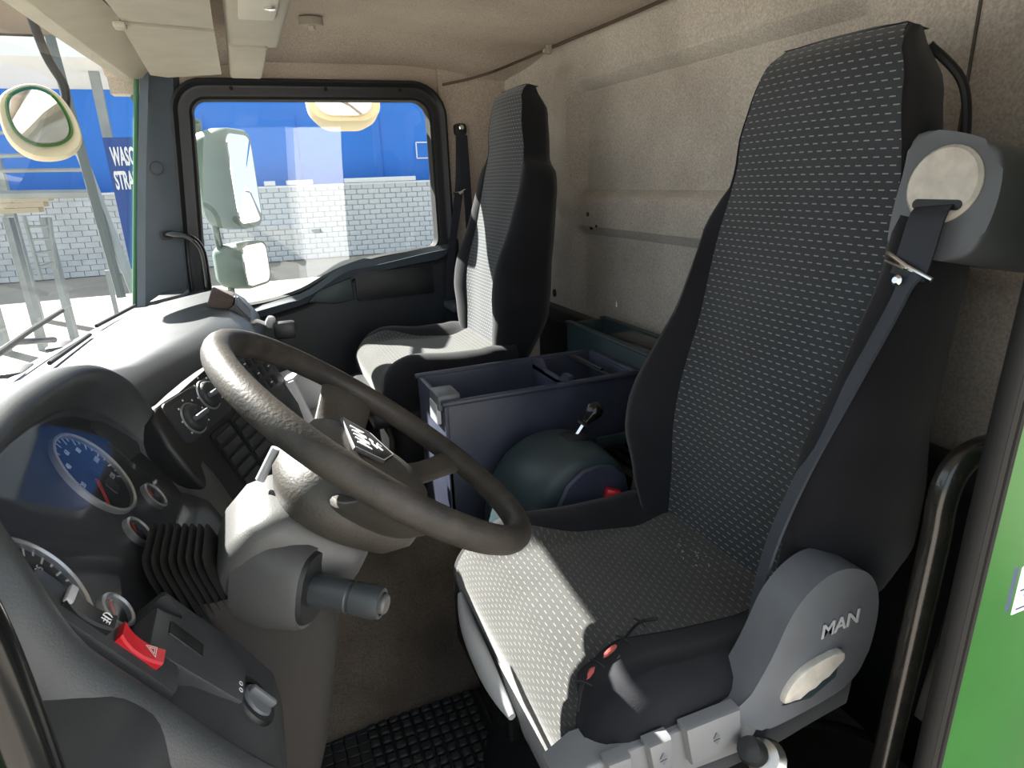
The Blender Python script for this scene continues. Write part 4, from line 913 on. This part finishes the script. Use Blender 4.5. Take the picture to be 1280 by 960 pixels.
# ------------------------------------------------------------------ outside: yard
GZ = -1.2
m_gnd = M('pale_concrete_yard', (.31, .285, .245), .9, var=.2, vscale=.6, fine=.1, fscale=20, bump=.3, bscale=20)
ground = struct(B().box((0, 10, GZ - .1), (90, 90, .2), 0).build('floor_yard', m_gnd, smooth=False), 'pale sunlit concrete yard', 'ground')
m_blue = M('blue_cladding', (.004, .17, .66), .45, var=.08, vscale=.4)
m_brick = M('pale_grey_block', (.60, .63, .66), .85, var=.15, vscale=1.3, bump=.3, bscale=30)
m_mort = M('grey_mortar', (.42, .44, .47), .9)
hall = thing('blue_hall', 'long bright blue hall behind the block wall', 'building', (0, 25, GZ))
B().box((2.0, 26.5, 1.40), (26, 6, 5.4), 0).build('hall_wall', m_blue, hall, smooth=False)
for i in range(9): B().box((-9 + 2.75 * i, 23.49, 1.2), (.05, .04, 4.2), 0).build('cladding_seam', M('blue_seam', (.003, .13, .54), .5) if i == 0 else bpy.data.materials['blue_seam'], hall, smooth=False)
B().box((2.0, 23.47, 4.10), (26, .10, .10), 0).build('eaves_trim', M('white_trim', (.75, .78, .8), .5), hall, smooth=False)
fr_ = B(); a_ = at(520, 178, Y=23.4); b_ = at(548, 197, Y=23.4)
for (x, z, sx, sz) in (((a_.x + b_.x) / 2, a_.z, b_.x - a_.x, .04), ((a_.x + b_.x) / 2, b_.z, b_.x - a_.x, .04), (a_.x, (a_.z + b_.z) / 2, .04, a_.z - b_.z), (b_.x, (a_.z + b_.z) / 2, .04, a_.z - b_.z)): fr_.box((x, 23.42, z), (sx, .04, abs(sz)), 0)
fr_.build('white_frame', bpy.data.materials['white_trim'], hall, smooth=False)
bwl = struct(thing('wall_yard', None, None, (2, 22, GZ)), 'pale grey block wall across the yard', 'wall')
B().box((1.0, 22.15, -.06), (20, .25, 2.26), 0).build('wall_core', m_mort, bwl, smooth=False)
b0 = B().box((0, 0, 0), (.345, .06, .150), .012, None, 1).build('block', m_brick); bme = b0.data; bpy.data.objects.remove(b0)
for r in range(14):
    for c_ in range(21):
        if len([1]) and r * 21 + c_ < 294: piece(bme, 'block', bwl, (-1.45 + .365 * c_ + (.18 if r % 2 else 0), 22.01, GZ + .10 + .162 * r))
sb = B()
for r in range(14):
    for c_ in range(24): sb.box((-1.815 - .365 * c_ + (.18 if r % 2 else 0), 22.01, GZ + .10 + .162 * r), (.345, .06, .150), 0)
tag(sb.build('blocks_beyond', m_brick, bwl, smooth=False), kind='stuff')
B().box((1.0, 22.12, 1.09), (20, .34, .06), 0).build('coping', M('white_coping', (.7, .72, .74), .6), bwl, smooth=False)
for x0_, x1_ in ((430, 520), (330, 345), (358, 392)):
    a_ = at(x0_, 230, Y=22.0); b_ = at(x1_, 236, Y=22.0); B().box(((a_.x + b_.x) / 2, 22.0, 1.20), (b_.x - a_.x, .18, .14), .02).build('coping_block', bpy.data.materials['white_coping'], bwl)

# wash bay seen through the windscreen
m_gst = M('galvanised_steel', (.30, .33, .34), .5, .5, var=.2, vscale=3)
can = thing('canopy', 'flat canopy of the wash bay with a brown soffit', 'canopy', at(60, 300, Y=15))
a_ = at(-70, 62, Y=14); b_ = at(150, 76, Y=14)
B().box(((a_.x + b_.x) / 2, 15.5, a_.z), (b_.x - a_.x + 2, 4, .28), 0).build('roof_slab', M('white_fascia', (.82, .84, .85), .5), can, smooth=False)
B().box(((a_.x + b_.x) / 2, 15.6, a_.z + .55), (b_.x - a_.x + 2, 3.4, .6), 0).build('upper_fascia', M('brown_fascia', (.30, .22, .15), .7), can, smooth=False)
for px in (8, 152):
    p = at(px, 250, Y=15.0); B().box((p.x, 15.0, (a_.z + GZ) / 2), (.16, .16, a_.z - GZ), 0).build('post', m_gst, can, smooth=False)
sg = thing('wash_bay_sign', 'blue sign with white lettering beside the wash bay', 'sign', at(165, 320, Y=14))
a_ = at(128, 172, Y=14); b_ = at(240, 330, Y=14)
B().box(((a_.x + b_.x) / 2, 14.0, (a_.z + b_.z) / 2), (b_.x - a_.x, .06, a_.z - b_.z), 0).build('board', M('sign_blue', (.012, .06, .26), .5), sg, smooth=False)
c1 = at(139, 197, Y=13.96); c2 = at(144, 227, Y=13.96)
def ltext(tx, c, size): 
    F = Fr(c, (1, 0, 0), (0, 0, 1)); mb = B().text(tx, F, size, .01, 0, .03); mx = min(p.x for p in mb.v); 
    for p in mb.v: p.x = c.x + (p.x - mx) * .30
    mb.build('lettering', m_white, sg, smooth=False)
ltext('WASCH', c1, .43); ltext('STRASSE', c2, .43)
for px in (134, 236):
    p = at(px, 340, Y=14.05); B().box((p.x, 14.06, (b_.z + GZ) / 2), (.07, .07, max(.05, b_.z - GZ)), 0).build('leg', m_gst, sg, smooth=False)
# leaning steel ramp legs and rails
rp = thing('wash_ramp', 'steel ramp frame with leaning legs and rails in the wash bay', 'frame', at(120, 380, Y=9))
for (x0_, y0_, x1_, y1_) in ((62, 45, 152, 372), (100, 190, 168, 365)):
    B().tube([at(x0_, y0_, Y=9), at(x1_, y1_, Y=8.7)], .055, 6).build('leg', M('dark_steel', (.10, .12, .12), .5) if x0_ == 62 else m_gst, rp)
for (x0_, y0_, x1_, y1_, r_) in ((-30, 214, 112, 212, .022), (-30, 196, 95, 192, .022), (-30, 244, 118, 242, .05), (-30, 168, 100, 160, .02)):
    B().tube([at(x0_, y0_, Y=9.1), at(x1_, y1_, Y=9.1)], r_, 6).build('rail', m_gst, rp)
ldr = thing('ladder', 'grey step ladder standing in the wash bay', 'ladder', at(50, 350, Y=11))
for (x0_, y0_, x1_, y1_) in ((30, 270, 52, 350), (62, 272, 70, 335)): B().tube([at(x0_, y0_, Y=11), at(x1_, y1_, Y=11)], .03, 6).build('stile', m_gst, ldr)
for k in range(4):
    B().tube([at(32 + 5 * k, 283 + 17 * k, Y=11), at(63 + 2 * k, 283 + 15 * k, Y=11)], .02, 6).build('rung', m_gst, ldr)
pl_ = thing('plank_stack', 'stack of pale planks on steel trestles in the wash bay', 'planks', at(20, 270, Y=12))
for k in range(4):
    a_ = at(-60, 246 + 7 * k, Y=12); b_ = at(72 - 6 * k, 250 + 7 * k, Y=12)
    B().box(((a_.x + b_.x) / 2, 12, a_.z), (b_.x - a_.x, .30, .07), 0).build('plank', M('pale_timber', (.45, .38, .27), .8) if k == 0 else bpy.data.materials['pale_timber'], pl_, smooth=False)
for px in (-40, 10, 55):
    p = at(px, 272, Y=12); B().box((p.x, 12, (p.z + GZ) / 2), (.08, .25, p.z - GZ), 0).build('trestle', m_gst, pl_, smooth=False)

# white van parked on the driver side, mirrored in the passenger window
van = thing('parked_van', 'white van parked beside the driver door, mirrored in the passenger window', 'van', (3.8, -7.4, GZ))
m_van = M('white_van_paint', (.80, .81, .83), .3)
FV = Fr((0, -3.0, 0), (1, 0, 0), (0, 0, 1))
vpoly = [(.62, GZ + .35), (.62, .9), (.78, 2.9), (.95, 3.05), (5.6, 3.0), (6.1, 1.2), (6.6, .6), (6.7, GZ + .35)]
B().prism(vpoly, Fr((.2, -8.3, 0), (1, 0, 0), (0, 0, 1)), -1.9, 0, .05).build('body', m_van, van)
B().prism([(3.9, .9), (3.9, 2.2), (5.2, 2.2), (5.7, .9)], Fr((.2, -6.395, 0), (1, 0, 0), (0, 0, 1)), -.012, 0).build('side_window', M('dark_van_window', (.02, .025, .03), .08), van)
for x in (1.45, 4.7):
    B().lathe([(.34, -.12), (.36, -.08), (.36, .08), (.34, .12), (.2, .12), (0, .1)], (x + .2, -6.45, GZ + .36), (0, 1, 0), 24).build('wheel', m_rub, van)
B().box((1.06, -6.37, .42), (.16, .03, .035), .01).build('door_handle', m_blk, van)
for x in (1.75, 3.7): B().box((x + .2, -6.392, .95), (.016, .012, 3.4), 0).build('door_gap', m_blk, van, smooth=False)
